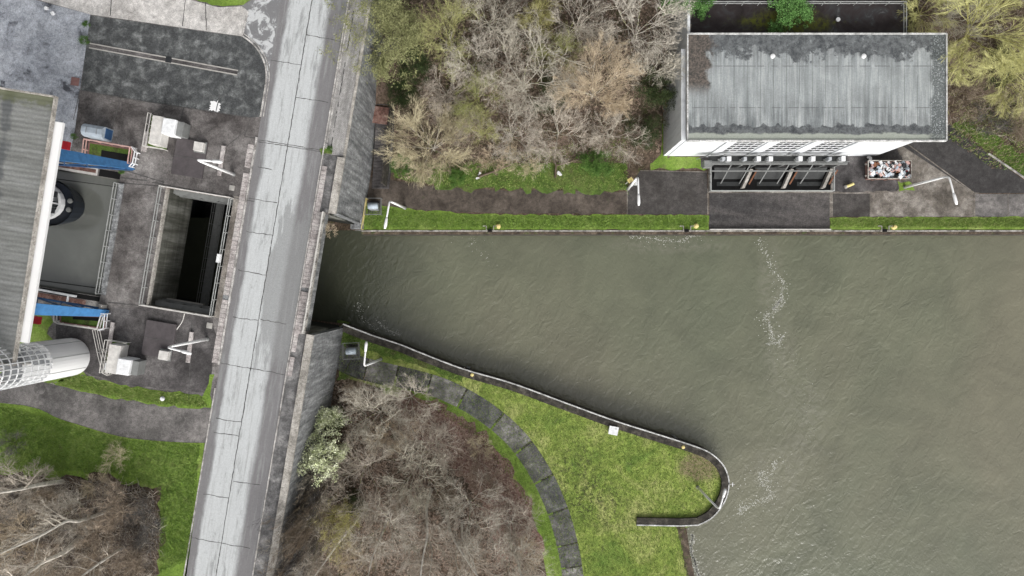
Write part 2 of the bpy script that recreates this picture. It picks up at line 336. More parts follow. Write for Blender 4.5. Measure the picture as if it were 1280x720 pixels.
    leaf('bank_blade', [(.17, .23, .06), (.28, .35, .1), (.4, .44, .18)])
    leaf('dry_leaf', [(.16, .11, .08), (.3, .22, .17), (.44, .35, .28)])
    leaf('ivy_leaf', [(.02, .035, .012), (.04, .06, .02), (.07, .09, .03)])
make_materials()

# ------------------------------------------------------------------ mesh helpers
class MB:
    def __init__(s): s.v = []; s.f = []; s.mi = []; s.cur = 0
    def face(s, pts):
        i = len(s.v); s.v += [tuple(p) for p in pts]; s.f.append(tuple(range(i, i + len(pts)))); s.mi.append(s.cur)
    def mat(s, i): s.cur = i; return s
    def box(s, c, size, rot=0, tilt=None):
        hx, hy, hz = size[0] / 2, size[1] / 2, size[2] / 2
        M = Matrix.Rotation(rot, 3, 'Z')
        if tilt is not None: M = tilt
        i = len(s.v); c = Vector(c)
        for dz in (-hz, hz):
            for dx, dy in ((-hx, -hy), (hx, -hy), (hx, hy), (-hx, hy)): s.v.append(tuple(c + M @ Vector((dx, dy, dz))))
        for q in ((3, 2, 1, 0), (4, 5, 6, 7), (0, 1, 5, 4), (1, 2, 6, 5), (2, 3, 7, 6), (3, 0, 4, 7)):
            s.f.append(tuple(i + k for k in q)); s.mi.append(s.cur)
        return s
    def bar(s, a, b, w, h=None):
        a = Vector(a); b = Vector(b); d = b - a; L = d.length
        if L < 1e-6: return s
        h = w if h is None else h
        x = d / L; up = Vector((0, 0, 1)) if abs(x.z) < .95 else Vector((1, 0, 0))
        y = up.cross(x).normalized(); z = x.cross(y)
        M = Matrix((x, y, z)).transposed()
        return s.box((a + b) / 2, (L, w, h), tilt=M)
    def prism(s, poly, z0, z1, cap=True, bottom=False):
        poly = [(p[0], p[1]) for p in poly]
        ar = sum(poly[i][0] * poly[(i + 1) % len(poly)][1] - poly[(i + 1) % len(poly)][0] * poly[i][1] for i in range(len(poly)))
        if ar < 0: poly = poly[::-1]
        n = len(poly); i = len(s.v)
        s.v += [(x, y, z0) for x, y in poly] + [(x, y, z1) for x, y in poly]
        for k in range(n):
            s.f.append((i + k, i + (k + 1) % n, i + n + (k + 1) % n, i + n + k)); s.mi.append(s.cur)
        for t in tessellate_polygon([[Vector((x, y, 0)) for x, y in poly]]):
            a, b, c = t
            A, B, C = (Vector(poly[q]) for q in t)
            if (B - A).cross(C - A) < 0: b, c = c, b
            if cap: s.f.append((i + n + a, i + n + b, i + n + c)); s.mi.append(s.cur)
            if bottom: s.f.append((i + a, i + c, i + b)); s.mi.append(s.cur)
        return s
    def sheet(s, poly, z):
        pts = [Vector((p[0], p[1], 0)) for p in poly]; i = len(s.v)
        s.v += [(p.x, p.y, z) for p in pts]
        for a, b, c in tessellate_polygon([pts]):
            A, B, C = pts[a], pts[b], pts[c]
            if (B - A).cross(C - A).z < 0: b, c = c, b
            s.f.append((i + a, i + b, i + c)); s.mi.append(s.cur)
        return s
    def tube(s, pts, r, n=8, r2=None, cap=True):
        pts = [Vector(p) for p in pts]; rings = []; m = len(pts)
        for k, p in enumerate(pts):
            d = (pts[min(k + 1, m - 1)] - pts[max(k - 1, 0)]).normalized()
            up = Vector((0, 0, 1)) if abs(d.z) < .9 else Vector((1, 0, 0))
            a = d.cross(up).normalized(); b = d.cross(a)
            rr = r if r2 is None else r + (r2 - r) * k / (m - 1)
            if isinstance(r, list): rr = r[k]
            i = len(s.v); rings.append(i)
            for q in range(n):
                t = 2 * math.pi * q / n; s.v.append(tuple(p + a * math.cos(t) * rr + b * math.sin(t) * rr))
        for k in range(m - 1):
            for q in range(n):
                s.f.append((rings[k] + q, rings[k] + (q + 1) % n, rings[k + 1] + (q + 1) % n, rings[k + 1] + q)); s.mi.append(s.cur)
        if cap:
            s.f.append(tuple(rings[0] + q for q in reversed(range(n)))); s.mi.append(s.cur)
            s.f.append(tuple(rings[-1] + q for q in range(n))); s.mi.append(s.cur)
        return s
    def lathe(s, c, prof, n=20):
        c = Vector(c); i = len(s.v); m = len(prof)
        for r, z in prof:
            for q in range(n):
                t = 2 * math.pi * q / n; s.v.append((c.x + r * math.cos(t), c.y + r * math.sin(t), c.z + z))
        for k in range(m - 1):
            for q in range(n):
                s.f.append((i + k * n + q, i + k * n + (q + 1) % n, i + (k + 1) * n + (q + 1) % n, i + (k + 1) * n + q)); s.mi.append(s.cur)
        s.f.append(tuple(i + (m - 1) * n + q for q in range(n))); s.mi.append(s.cur)
        return s
    def build(s, name, mats, parent=None, smooth=False, bevel=0):
        me = bpy.data.meshes.new(name)
        off = Vector(parent['_w']) if parent is not None and '_w' in parent else Vector((0, 0, 0))
        me.from_pydata([(x - off.x, y - off.y, z - off.z) for x, y, z in s.v], [], s.f)
        if not isinstance(mats, (list, tuple)): mats = [mats]
        for m in mats: me.materials.append(MAT[m])
        me.polygons.foreach_set('material_index', s.mi)
        if smooth: me.polygons.foreach_set('use_smooth', [True] * len(s.f))
        me.update()
        o = bpy.data.objects.new(name, me); COL.objects.link(o)
        if parent is not None: o.parent = parent
        if bevel:
            b = o.modifiers.new('bevel', 'BEVEL'); b.width = bevel; b.segments = 2; b.limit_method = 'ANGLE'
        return o

def tag(o, label, cat, group=None, kind=None):
    o['label'] = label; o['category'] = cat
    if group: o['group'] = group
    if kind: o['kind'] = kind
    return o
def thing(name, loc, label, cat, group=None):
    o = bpy.data.objects.new(name, None); COL.objects.link(o); o.location = loc; o['_w'] = tuple(loc); o.empty_display_size = .3
    return tag(o, label, cat, group)
def rebase(o, loc):
    """move the origin of a single-mesh thing to its base"""
    o.data.transform(Matrix.Translation(-Vector(loc))); o.location = loc; return o
def struct(o): o['kind'] = 'structure'; return o
def px(pts, z=0.0): return [W(x, y, z) for x, y in pts]
def uv(pts): return [P(u, v) for u, v in pts]

def resample(pts, step):
    out = []
    for a, b in zip(pts[:-1], pts[1:]):
        a = Vector(a); b = Vector(b); n = max(1, int((b - a).length / step))
        out += [a.lerp(b, k / n) for k in range(n)]
    out.append(Vector(pts[-1])); return out
def smooth_line(pts, n=6):
    P0 = [Vector(p) for p in pts]; out = []
    for i in range(len(P0) - 1):
        a = P0[max(i - 1, 0)]; b = P0[i]; c = P0[i + 1]; d = P0[min(i + 2, len(P0) - 1)]
        for k in range(n):
            t = k / n
            out.append(.5 * ((2 * b) + (c - a) * t + (2 * a - 5 * b + 4 * c - d) * t * t + (3 * b - a - 3 * c + d) * t ** 3))
    out.append(P0[-1]); return out
def offset(line, d):
    """shift a polyline sideways (left of travel positive)"""
    out = []
    for k, p in enumerate(line):
        t = line[min(k + 1, len(line) - 1)] - line[max(k - 1, 0)]; t = Vector((t.x, t.y, 0)).normalized()
        out.append(Vector((p.x - t.y * d, p.y + t.x * d, p.z)))
    return out
def band(line, d0, d1, z, name, mat, z0=None):
    a = offset(line, d0); b = offset(line, d1); m = MB()
    for k in range(len(line) - 1):
        m.face([(a[k].x, a[k].y, z), (a[k + 1].x, a[k + 1].y, z), (b[k + 1].x, b[k + 1].y, z), (b[k].x, b[k].y, z)])
        if z0 is not None:
            for c in (a, b): m.face([(c[k].x, c[k].y, z0), (c[k + 1].x, c[k + 1].y, z0), (c[k + 1].x, c[k + 1].y, z), (c[k].x, c[k].y, z)])
    return m
def ragged(pts, amp=.25, step=.7, seed=1):
    """closed outline with an uneven edge, for grass and soil borders"""
    rr = random.Random(seed); c = list(pts) + [pts[0]]; o = resample(c, step)[:-1]
    return [Vector((p.x + rr.uniform(-amp, amp), p.y + rr.uniform(-amp, amp), p.z)) for p in o]
def patch(name, poly, z, mat, rag=0, seed=1):
    if rag: poly = ragged([Vector((p[0], p[1], 0)) for p in poly], rag, .6, seed)
    return struct(MB().sheet(poly, z).build(name, mat))

# ------------------------------------------------------------------ terrain and water
def sst(t): t = max(0, min(1, t)); return t * t * (3 - 2 * t)
def gz(x, y):
    if y < 7: return 0.0
    s = 15.5 + 6.5 * sst((x - 42) / 8)
    if 18.5 < x < 46.5 and y < 37.5: return 0.0
    return 5.2 * sst((y - s) / 10.5) + 3.5 * sst((y - 30) / 14)

YQ = 7.2
quay_px = [(430, 404.5), (465, 418), (500.5, 429.7), (523.5, 439), (578.5, 460), (640, 478), (700, 500), (760, 522), (800, 535), (840, 547.5), (866, 556), (884.5, 563.5), (898, 574), (907, 587), (910.5, 605), (905, 626), (890, 645.5), (872, 655.5)]
ql = [W(x, y) for x, y in quay_px]
quay_line = smooth_line(ql, 5)
m = MB()
xs = [-30 + i * 1.25 for i in range(105)]; ys = [YQ + .01] + [8 + i * 1.25 for i in range(60)]
base = len(m.v)
for y in ys:
    for x in xs: m.v.append((x, y, gz(x, y)))
nx = len(xs)
for j in range(len(ys) - 1):
    for i in range(nx - 1):
        a = j * nx + i; m.f.append((a, a + 1, a + nx + 1, a + nx)); m.mi.append(0)
xe = xs[-1]; ye = ys[-1]
m.face([(xe, YQ, 0), (1500, YQ, 0), (1500, ye, 0), (xe, ye, 0)])
m.face([(-30, ye, 8.7), (xe, ye, 8.7), (xe, 1500, 8.7), (-30, 1500, 8.7)]); m.face([(xe, ye, 0), (1500, ye, 0), (1500, 1500, 0), (xe, 1500, 0)])
south_out = [p.xy.to_3d() for p in quay_line] + px([(858, 659), (862, 690), (868, 720), (876, 780), (890, 900)]) + [Vector((30, -95, 0)), Vector((45, -300, 0)), Vector((45, -1500, 0)), Vector((-60, -1500, 0)), Vector((-60, -6.2, 0)), P(330, 353, 0)]
m.sheet(south_out, 0)
m.face([(120, -1500, 0), (1500, -1500, 0), (1500, -70, 0), (120, -70, 0)])
struct(m.build('ground', 'leaf_litter'))
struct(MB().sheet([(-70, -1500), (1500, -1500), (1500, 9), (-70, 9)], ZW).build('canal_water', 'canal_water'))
struct(MB().sheet([(-1500, -1500), (1500, -1500), (1500, 1500), (-1500, 1500)], -6).build('canal_bed', 'dark_concrete'))

# upper level sheet with the openings of the lock chamber and the gate pit
m = MB()
ub = [-16000, 187, 247, 333, 455]; vb = [-16000, 200, 350, 16000]
for i in range(4):
    for j in range(3):
        if j == 1 and i in (0, 2): continue
        if j == 1 and i == 3: continue
        m.face([P(ub[i], vb[j]), P(ub[i], vb[j + 1]), P(ub[i + 1], vb[j + 1]), P(ub[i + 1], vb[j])][::-1])
struct(m.build('lock_plateau', 'plateau_concrete'))

# ---- lower level surfaces (north bank)
patch('grass_verge', px([(455, 254), (520, 262), (600, 268), (700, 268.5), (886, 268.5), (886, 287.5), (452, 287.5)]), .012, 'lawn_grass', .12, 3)
patch('grass_verge', px([(1037, 271.5), (1290, 271), (1700, 271), (1700, 287.5), (1037, 287.5)]), .012, 'lawn_grass', .1, 4)
patch('towpath', px([(462, 222), (500, 226), (560, 236), (700, 239), (784, 240), (784, 267.5), (640, 267.5), (560, 265.5), (500, 260.5), (455, 254)]), .008, 'towpath', .15, 5)
patch('towpath', px([(784, 238), (800, 214), (884, 214), (884, 268), (784, 268)]), .008, 'towpath_dark', .06, 6)
patch('grass_bank', px([(505, 196), (560, 203), (640, 190), (700, 178), (784, 170), (784, 240), (700, 239), (560, 236), (490, 224)]), .016, 'rank_grass', .5, 7)
patch('grass_bank', px([(820, 160), (835, 150), (835, 197), (884, 197), (884, 212), (815, 212)]), .016, 'lawn_grass', .3, 8)
patch('apron', px([(886.5, 236), (1037, 236), (1037, 287.8), (886.5, 287.8)]), .02, 'apron')
for a in (259, 272): 
    pass
patch('yard', px([(1041, 180), (1130, 180), (1150, 180), (1224, 242), (1224, 271), (1037, 271), (1037, 194)]), .006, 'yard_concrete')
patch('yard', px([(1041, 242), (1088, 242), (1088, 271), (1041, 271)]), .012, 'towpath_dark')
patch('yard', px([(1041, 190), (1120, 178), (1130, 205), (1120, 240), (1041, 240)]), .010, 'dark_concrete', .2, 2)
patch('service_path', px([(1219, 242.5), (1700, 242.5), (1700, 271), (1219, 271)]), .010, 'path_asphalt')
patch('driveway', px([(1118, 176), (1124, 145), (1150, 130), (1182, 152), (1240, 196), (1300, 240), (1340, 241.5), (1218, 241.5)]), .014, 'drive_asphalt')
patch('grass_bank', px([(1190, 158), (1212, 150), (1290, 200), (1700, 160), (1700, 241), (1310, 241)]), .010, 'rank_grass', .4, 9)
m = MB()
for x0, w in ((1087.5, .06), (1140, .08), (1217.5, .16), (1260, .06)):
    a = W(x0, 242); b = W(x0, 271); m.box(((a.x + b.x) / 2, (a.y + b.y) / 2, .02), (w, b.y and a.y - b.y, .012))
for x0 in (784, 884.8): m.box((W(x0, 0).x, W(0, 252).y, .02), (.14, 3.2, .02))
a, b = W(1041, 241), W(1224, 241); m.box(((a.x + b.x) / 2, a.y, .018), (b.x - a.x, .07, .012))
a, b = W(1134, 180), W(1219, 242); m.bar((a.x, a.y, .03), (b.x, b.y, .03), .12, .04)
a, b = W(800, 213), W(884, 215); m.bar((a.x, a.y, .04), (b.x, b.y, .04), .1, .06)
struct(m.build('paving_joint', 'yard_concrete'))
a, b = W(1235, 192), W(1300, 236)
m = MB().bar((a.x, a.y, .08), (b.x, b.y, .08), .18, .16); struct(m.build('kerb', 'kerb_stone'))

# ---- peninsula
pen = [p for p in quay_line] + px([(858, 659), (862, 690), (868, 720), (876, 780)])
def inset_poly(line, d): return offset(line, d)
land = [W(424, 408)] + [Vector((p.x, p.y, 0)) for p in offset(quay_line, -.05)] + px([(850, 662), (856, 692), (861, 720), (870, 780), (560, 780), (690, 720), (675, 660), (640, 600), (600, 550), (540, 508), (480, 486), (424, 470)])
patch('peninsula_grass', land, .008, 'bank_grass')
patch('worn_soil', px([(424, 409), (500, 437), (585, 468), (575, 478), (500, 450), (450, 434), (445, 470), (424, 475)]), .012, 'rank_grass', .35, 13)
patch('bank_soil', px([(846, 659), (856, 659), (862, 690), (868, 720), (876, 780), (868, 780), (858, 720), (853, 690)]), .016, 'edge_soil', .12, 14)
path_c = smooth_line([W(x, y) for x, y in [(418, 440), (440, 455), (470, 464), (520, 476), (560, 489), (605, 514), (645, 548), (676, 592), (697, 638), (709, 680), (716, 720), (722, 790)]], 8)
# darker scuffed verge by the path
pm = MB(); cuts = resample(path_c, .4); La = offset(cuts, 1.32); Lb = offset(cuts, -1.32); n = len(cuts); step = 6; gap = .05
k = 0; rr = random.Random(5); zt = .03
while k < n - 2:
    e = min(k + rr.choice((6, 7, 7, 8)), n - 1); jz = rr.uniform(0, .02)
    for j in range(k, e):
        t0 = .38 if j == k else 0
        A, B, C, D = La[j].lerp(La[j + 1], t0), La[j + 1], Lb[j + 1], Lb[j].lerp(Lb[j + 1], t0)
        pm.cur = (e % 3)
        pm.face([(D.x, D.y, zt + jz), (C.x, C.y, zt + jz), (B.x, B.y, zt + jz), (A.x, A.y, zt + jz)])
        pm.face([(A.x, A.y, 0), (B.x, B.y, 0), (B.x, B.y, zt + jz), (A.x, A.y, zt + jz)][::1]); pm.face([(D.x, D.y, 0), (C.x, C.y, 0), (C.x, C.y, zt + jz), (D.x, D.y, zt + jz)])
    k = e
rugged('path_slab_b', (.06, .06, .062), (.105, .104, .105), (.2, .197, .195), .6, 9)
rugged('path_slab_c', (.1, .097, .095), (.175, .168, .163), (.33, .315, .305), .6, 9)
struct(pm.build('footpath', ['path_slab', 'path_slab_b', 'path_slab_c']))
struct(band(path_c, -1.32, -1.5, .018, '', '').build('footpath_joint', 'joint'))
struct(band(path_c, 1.32, -1.32, .017, '', '').build('footpath_bedding', 'dark_coping'))
arc = smooth_line([W(x, y) for x, y in [(480, 486), (540, 503), (590, 530), (632, 568), (660, 612), (678, 665), (690, 725), (697, 790)]], 8)
m = band(arc, 1.9, -.6, .022, '', ''); struct(m.build('grass_strip', 'lawn_grass'))
arc2 = smooth_line([W(x, y) for x, y in [(500, 498), (545, 516), (590, 545), (625, 585), (650, 630), (668, 690)]], 8)
patch('fallen_leaves', [p for p in offset(arc2, 1.2)] + [p for p in reversed(offset(arc2, -4.5))], .026, 'pink_litter', .5, 16)

# ---- quay walls
def wallrun(name, line, label, th=.7, cap=('coping', .28), back=('dark_coping', .85), top=.22, parent=None):
    t = thing(name, (line[0].x, line[0].y, 0), label, 'quay wall')
    band(line, 0, -th, top - .06, '', '', -6).build('wall_face', 'dark_coping', t)
    band(line, .02, -cap[1], top, '', '', top - .18).build('coping', cap[0], t)
    if back: band(line, -cap[1] - .01, -back[1], top - .05, '', '', -.05).build('wall_top', back[0], t)
    return t
qn = [Vector((W(452, 288).x, YQ, 0)), Vector((W(886, 288).x, YQ, 0)), Vector((W(1037, 288).x, YQ, 0)), Vector((200, YQ, 0))]
nl = resample(qn, 4)
wallrun('quay_wall', nl, 'long straight concrete quay wall edging the north bank of the canal', .5, ('coping', .16), ('edge_soil', .5), .08)
inner = [W(850, 656.5), W(820, 656), W(795, 655.5)]
t = wallrun('quay_wall', quay_line + inner, 'white-edged quay wall curving round the tip of the grassy peninsula', .9, ('roof_edge', .13), ('dark_coping', .95), .45)
# ------------------------------------------------------------------ upper level surfaces
Z1 = ZU
def up(l): return ZU + .005 * l
patch('pale_yard', px([(-400, -200), (-200, -60), (45, 0), (113, 18), (106, 70), (100, 113), (94, 160), (86, 200), (-400, 200)], ZU), up(1), 'pale_yard')
patch('concrete_drive', px([(-200, -62), (45, -1), (113, 18), (303, 45.5), (310, 14), (303, 8), (272, 9), (235, -1), (100, -60)], ZU), up(2), 'pale_slab')
dark_lot = smooth_line([W(x, y, ZU) for x, y in [(303, 46), (318, 58), (329, 76), (332.5, 95), (329, 122), (325, 146)]], 5)
patch('sunken_yard', px([(113, 19), (303, 46)], ZU) + dark_lot[1:] + px([(313, 147), (250, 137), (170, 125), (101, 113), (106, 70)], ZU), up(1), 'basin_asphalt')
patch('road_junction', px([(310, 14), (303, 46)], ZU) + dark_lot[1:] + px([(331, 120), (351, 0), (366, -80), (300, -80), (326, -6), (303, 7)], ZU), up(1), 'junction_concrete')
patch('grass_corner', px([(235, -2), (272, 8), (303, 6), (326, -7), (320, -40), (235, -40)], ZU), up(4), 'lawn_grass', .1, 20)
patch('plateau_panel', px([(183, 128), (313, 148), (316, 175), (283, 245), (245, 238), (190, 228), (177, 226)], ZU), up(1), 'plateau_concrete')
patch('plateau_panel', px([(70, 388), (140, 385), (184, 383), (265, 398), (270, 420), (262, 492), (150, 480), (95, 462), (70, 440)], ZU), up(1), 'dark_concrete', .1, 21)
patch('grass_patch', px([(-60, 372), (60, 384), (66, 400), (62, 420), (110, 470), (60, 478), (-60, 478)], ZU), up(2), 'lawn_grass', .3, 22)
patch('upper_path', smooth_line(px([(-300, 470), (0, 473), (60, 479), (130, 497), (200, 508), (264, 512)], ZU), 5) + smooth_line(px([(257, 553), (215, 552), (150, 545), (80, 525), (0, 503), (-300, 500)], ZU), 5), up(3), 'path_asphalt')
patch('grass_strip', px([(62, 479), (95, 466), (150, 481), (254, 494), (262, 470), (268, 470), (263, 512), (200, 507.5), (130, 496)], ZU), up(2), 'lawn_grass', .2, 23)
patch('upper_grass', smooth_line(px([(-300, 500), (0, 503.5), (80, 525.5), (150, 545.5), (215, 552.5), (256, 553.5)], ZU), 5) + px([(233, 720), (200, 900), (-300, 900)], ZU), up(2), 'lawn_grass')
patch('scrub_soil', px([(-300, 585), (0, 590), (60, 598), (140, 595), (195, 612), (205, 650), (196, 720), (170, 900), (-300, 900)], ZU), up(4), 'leaf_litter', .6, 24)
# road
m = MB()
m.mat(0).sheet(uv([(351, -500), (435, -500), (435, 900), (351, 900)]), up(2))
def strip(a, b, w, z, mt, wob=0, seed=0):
    m.cur = mt; rr = random.Random(seed)
    pts = resample([a, b], .35) if wob else [a, b]
    d = (b - a).normalized(); nrm = Vector((-d.y, d.x, 0))
    pts = [p + nrm * (rr.uniform(-wob, wob)) for p in pts]
    for p, q in zip(pts[:-1], pts[1:]):
        ww = w * (rr.uniform(.6, 1.2) if wob else 1) / 2
        m.face([(p - nrm * ww).xy.to_3d() + Vector((0, 0, z)), (q - nrm * ww).xy.to_3d() + Vector((0, 0, z)), (q + nrm * ww).xy.to_3d() + Vector((0, 0, z)), (p + nrm * ww).xy.to_3d() + Vector((0, 0, z))])
strip(P(390, -500), P(390, 900), .1, up(3), 1, .03, 3)
for v, u0, u1 in [(121, 351, 435), (123, 352, 435), (408, 351, 450), (19, 351, 390), (-20, 390, 435), (196, 352, 389), (238, 356, 391), (288, 354, 390), (348, 357, 389), (345, 392, 425),
                  (496, 357, 390), (553, 392, 427), (575, 357, 390), (632, 352, 427), (478, 357, 390), (60, 390, 432), (155, 357, 375), (700, 352, 430)]:
    strip(P(u0, v), P(u1, v + R.uniform(-1, 2)), .075, up(3) + .001 * (v % 3), 1, .05, v)
m.cur = 1
struct(m.build('road', ['road_concrete', 'joint']))
# kerbs, pavements
def rect(u0, u1, v0, v1): return uv([(u0, v0), (u1, v0), (u1, v1), (u0, v1)])
m = MB()
m.prism(rect(348.6, 350.8, 118, 410), ZU - .05, ZU + .12); m.prism(rect(435.2, 436.6, -500, 900), ZU - .05, ZU + .12)
m.prism(rect(349.4, 350.8, 440, 900), ZU - .05, ZU + .1)
band(dark_lot, 0, -.14, ZU + .12, '', '', ZU).build  # shape reused below
struct(m.build('kerb', 'kerb_stone'))
struct(band(dark_lot, .0, .16, ZU + .13, '', '', ZU).build('kerb', 'kerb_stone')); struct(band(dark_lot, .3, .4, ZU + .05, '', '', ZU).build('kerb', 'kerb_stone'))
m = MB(); l = px([(310, 14), (306, 30), (303, 46)], ZU); m.bar(l[0] + Vector((0, 0, .05)), l[2] + Vector((0, 0, .05)), .14, .1); struct(m.build('kerb', 'kerb_stone'))
# slab row on the west side
def slab_row(name, u0, u1, v0, v1, step, mat, z, seed=0, gap=.6, skip=.03):
    rr = random.Random(seed); m = MB(); v = v0
    while v < v1:
        if rr.random() > skip:
            m.prism(rect(u0 + rr.uniform(-.1, .1), u1 + rr.uniform(-.1, .1), v + gap * .35, v + step), ZU - .02, z + rr.uniform(-.006, .012))
        v += step + gap * .35
    return struct(m.build(name, mat))
slab_row('pavement', 340.5, 348, 128, 160, 5.8, 'paver', up(1) + .05, 1); slab_row('pavement', 340.5, 348, 165, 405, 5.6, 'paver', up(1) + .05, 2)
patch('pavement', rect(333.5, 340.4, 196, 352), up(4), 'yard_concrete')
slab_row('pavement', 437.4, 444, 140, 198, 5.6, 'paver', up(1) + .09, 3); patch('pavement', rect(436.7, 455, 125, 197.5), up(6), 'side_asphalt')
slab_row('pavement', 437.2, 446.8, 198, 353, 4.7, 'paver', up(2) + .1, 4)
slab_row('pavement', 437.4, 443, 354, 406, 6, 'paver', up(1) + .09, 5); patch('pavement', rect(436.7, 452, 353.5, 407), up(6), 'side_asphalt')
patch('pavement', rect(436.7, 453.5, 407, 900), up(6), 'side_asphalt')
patch('pavement', rect(436.7, 463.4, -500, 124), up(6), 'cobbles')
m = MB(); rr = random.Random(4)
for v in range(-60, 118, 2):      # broken pale kerb line with a dark gully
    if rr.random() < .85: m.prism(rect(438.2 + rr.uniform(-.2, .2), 439.6 + rr.uniform(-.2, .2), v, v + 1.9), ZU, up(8) + .05)
struct(m.build('kerb', 'kerb_stone'))
m = MB()
for v in range(-60, 112, 3):
    if rr.random() < .75: m.prism(rect(444 + rr.uniform(-.4, .4), 445.2 + rr.uniform(-.4, .4), v, v + 3), ZU, up(8) + .004)
struct(m.build('gully', 'joint'))
# expansion joint soil with weeds
patch('weedy_joint', rect(433, 449, 117, 125), up(8) + .03, 'rank_grass', .25, 31)
# panel joints of the plateau
m = MB()
def jl(a, b, w=.06): 
    A, B = W(*a, ZU), W(*b, ZU); strip(A, B, w, up(5), 0, .02, int(a[0]))
for a, b in [((101, 113), (170, 125)), ((170, 125), (313, 147)), ((313, 147), (306, 170)), ((306, 171), (322, 173)), ((275, 118), (270, 140)), ((152, 119), (140, 160)), ((184, 226), (150, 222)), ((190, 228), (318, 252)),
             ((284, 182), (306, 165)), ((130, 205), (205, 228)), ((230, 134), (226, 150)), ((135, 378), (184, 383)), ((240, 398), (236, 500)), ((100, 113), (92, 150)), ((182, 150), (188, 164)), ((141, 228), (205, 233)), ((232, 0), (228, 33)), ((140, -8), (138, 20)), ((257, 3), (258, 38)), ((215, 130), (190, 142))]: jl(a, b, .09)
struct(m.build('paving_joint', 'joint'))
# drain channel in the sunken yard
t = thing('drain_channel', W(205, 74, ZU), 'long narrow drain channel with a dark square grate crossing the sunken yard', 'drain')
a, b = W(112, 57, ZU), W(297, 91, ZU); nn = (b - a).normalized(); nn = Vector((-nn.y, nn.x, 0)); h = Vector((0, 0, .035))
MB().bar(a + nn * .24 + h, b + nn * .24 + h, .12, .05).bar(a - nn * .24 + h, b - nn * .24 + h, .12, .05).build('channel_edge', 'pale_concrete', t)
MB().bar(a + h * .5, b + h * .5, .36, .02).build('channel_bed', 'dark_concrete', t)
g = MB(); c = W(211, 75, ZU)
for k in range(-3, 4): g.box(c + RA * .09 * k + Vector((0, 0, .075)), (.04, .6, .03), ANG)
g.box(c + Vector((0, 0, .06)), (.62, .6, .02), ANG); g.build('grate', 'dark_metal', t)
# paint spill
rr = random.Random(3); c = W(269, 133, ZU); pts = []
for k in range(34):
    a = 2 * math.pi * k / 34; r = (.62 if k % 2 else .5) * rr.uniform(.75, 1.05) / max(abs(math.cos(a)), abs(math.sin(a))) ** .8
    if k % 7 == 0: r *= 1.35
    pts.append(c + Vector((math.cos(a - .2) * r, math.sin(a - .2) * r, 0)))
struct(MB().sheet(pts, up(5)).build('paint_spill', 'chalk'))

# ------------------------------------------------------------------ lock: retaining walls, channel, pit, bridge
CH0, CH1 = 199.5, 350.5
t = thing('retaining_wall', P(459, 60, 0), 'tall streaked concrete retaining wall beside the outdoor stairs, north of the canal', 'retaining wall')
MB().prism(rect(455.1, 464.5, -500, CH0 - 2), -6, ZU - .02).build('wall_face', 'wall_concrete', t)
MB().prism(rect(455.6, 464.9, 126, CH0 - 1.5), ZU - .02, ZU + .32).build('cap', 'cap_stone', t)
MB().prism(rect(461.6, 464.9, -500, 125.8), ZU - .02, ZU + .16).build('kerb_cap', 'cap_stone', t)
MB().prism([W(421.7, 266.5, ZU), W(402, 263.5, ZU), P(455, CH0, 0), P(450, CH0 - 6, 0)], -6, ZU - .6).build('corner_pier', 'wall_concrete', t)
# low sloping buttress at the foot of the wall
bm = MB(); A = [W(448, 203), W(461, 224), W(455, 287), W(447, 287)]
bm.prism([W(446, 206), W(452, 205), W(461, 224), W(457, 250), W(454.5, 286.8), W(440, 286.8)], -6, .9).build('wall_foot', 'wall_concrete', t)
t = thing('retaining_wall', P(458, 430, 0), 'tall pale-capped retaining wall carrying the road south of the bridge', 'retaining wall')
MB().prism(rect(452.1, 462.3, CH1 + 3, 900), -6, ZU - .02).build('wall_face', 'wall_concrete', t)
cm = MB(); v = CH1 + 3
while v < 900: cm.prism(rect(453.7, 462.8, v, v + 27.7), ZU - .02, ZU + .32); v += 28
cm.build('cap', 'cap_stone', t)
MB().prism(px([(380, 416), (391, 421), (391, 424), (380, 420)], ZU), -6, ZU - .6).build('corner_pier', 'wall_concrete', t)
MB().prism(px([(424, 409), (432, 404.5), (428, 412), (420, 418)]), -6, .35).build('wall_foot', 'wall_concrete', t)
# ledge at the foot of the south abutment
MB().prism([P(449, CH1 - 6, 0), P(466, CH1 - 5, 0), P(463, CH1 + 3, 0), P(449, CH1 + 3, 0)], -6, -.6).build('mossy_ledge', 'rank_grass', t)

t = thing('gate_pit', P(290, 275, 0), 'deep concrete gate pit of the lock, dark at the bottom, between chamber and road bridge', 'lock gate pit')
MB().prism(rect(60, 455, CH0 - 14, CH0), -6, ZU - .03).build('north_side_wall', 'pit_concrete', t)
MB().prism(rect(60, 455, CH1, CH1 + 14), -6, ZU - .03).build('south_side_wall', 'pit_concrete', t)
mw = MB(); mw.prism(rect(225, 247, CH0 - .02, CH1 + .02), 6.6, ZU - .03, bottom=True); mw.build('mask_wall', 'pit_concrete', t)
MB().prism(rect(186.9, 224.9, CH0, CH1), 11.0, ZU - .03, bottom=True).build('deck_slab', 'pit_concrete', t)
MB().prism(rect(187, 195, CH0, CH1), -6, 11).build('lock_gate', 'dark_metal', t)
MB().prism(rect(247.1, 249.5, CH0, CH1), ZU - .4, ZU + .12).build('pit_kerb', 'cap_stone', t)
lm = MB()      # lower service walkway across the pit
a, b = P(268, CH0 + 1, 3.2), P(268, CH1 - 1, 3.2)
lm.bar(a, b, 1.0, .12)
for s in (-.5, .5):
    for hh in (.5, 1.05): lm.bar(a + RA * s + Vector((0, 0, hh)), b + RA * s + Vector((0, 0, hh)), .05)
    n = 9
    for k in range(n + 1): q = a.lerp(b, k / n) + RA * s; lm.bar(q, q + Vector((0, 0, 1.05)), .05)
lm.build('service_walkway', 'dull_steel', t)
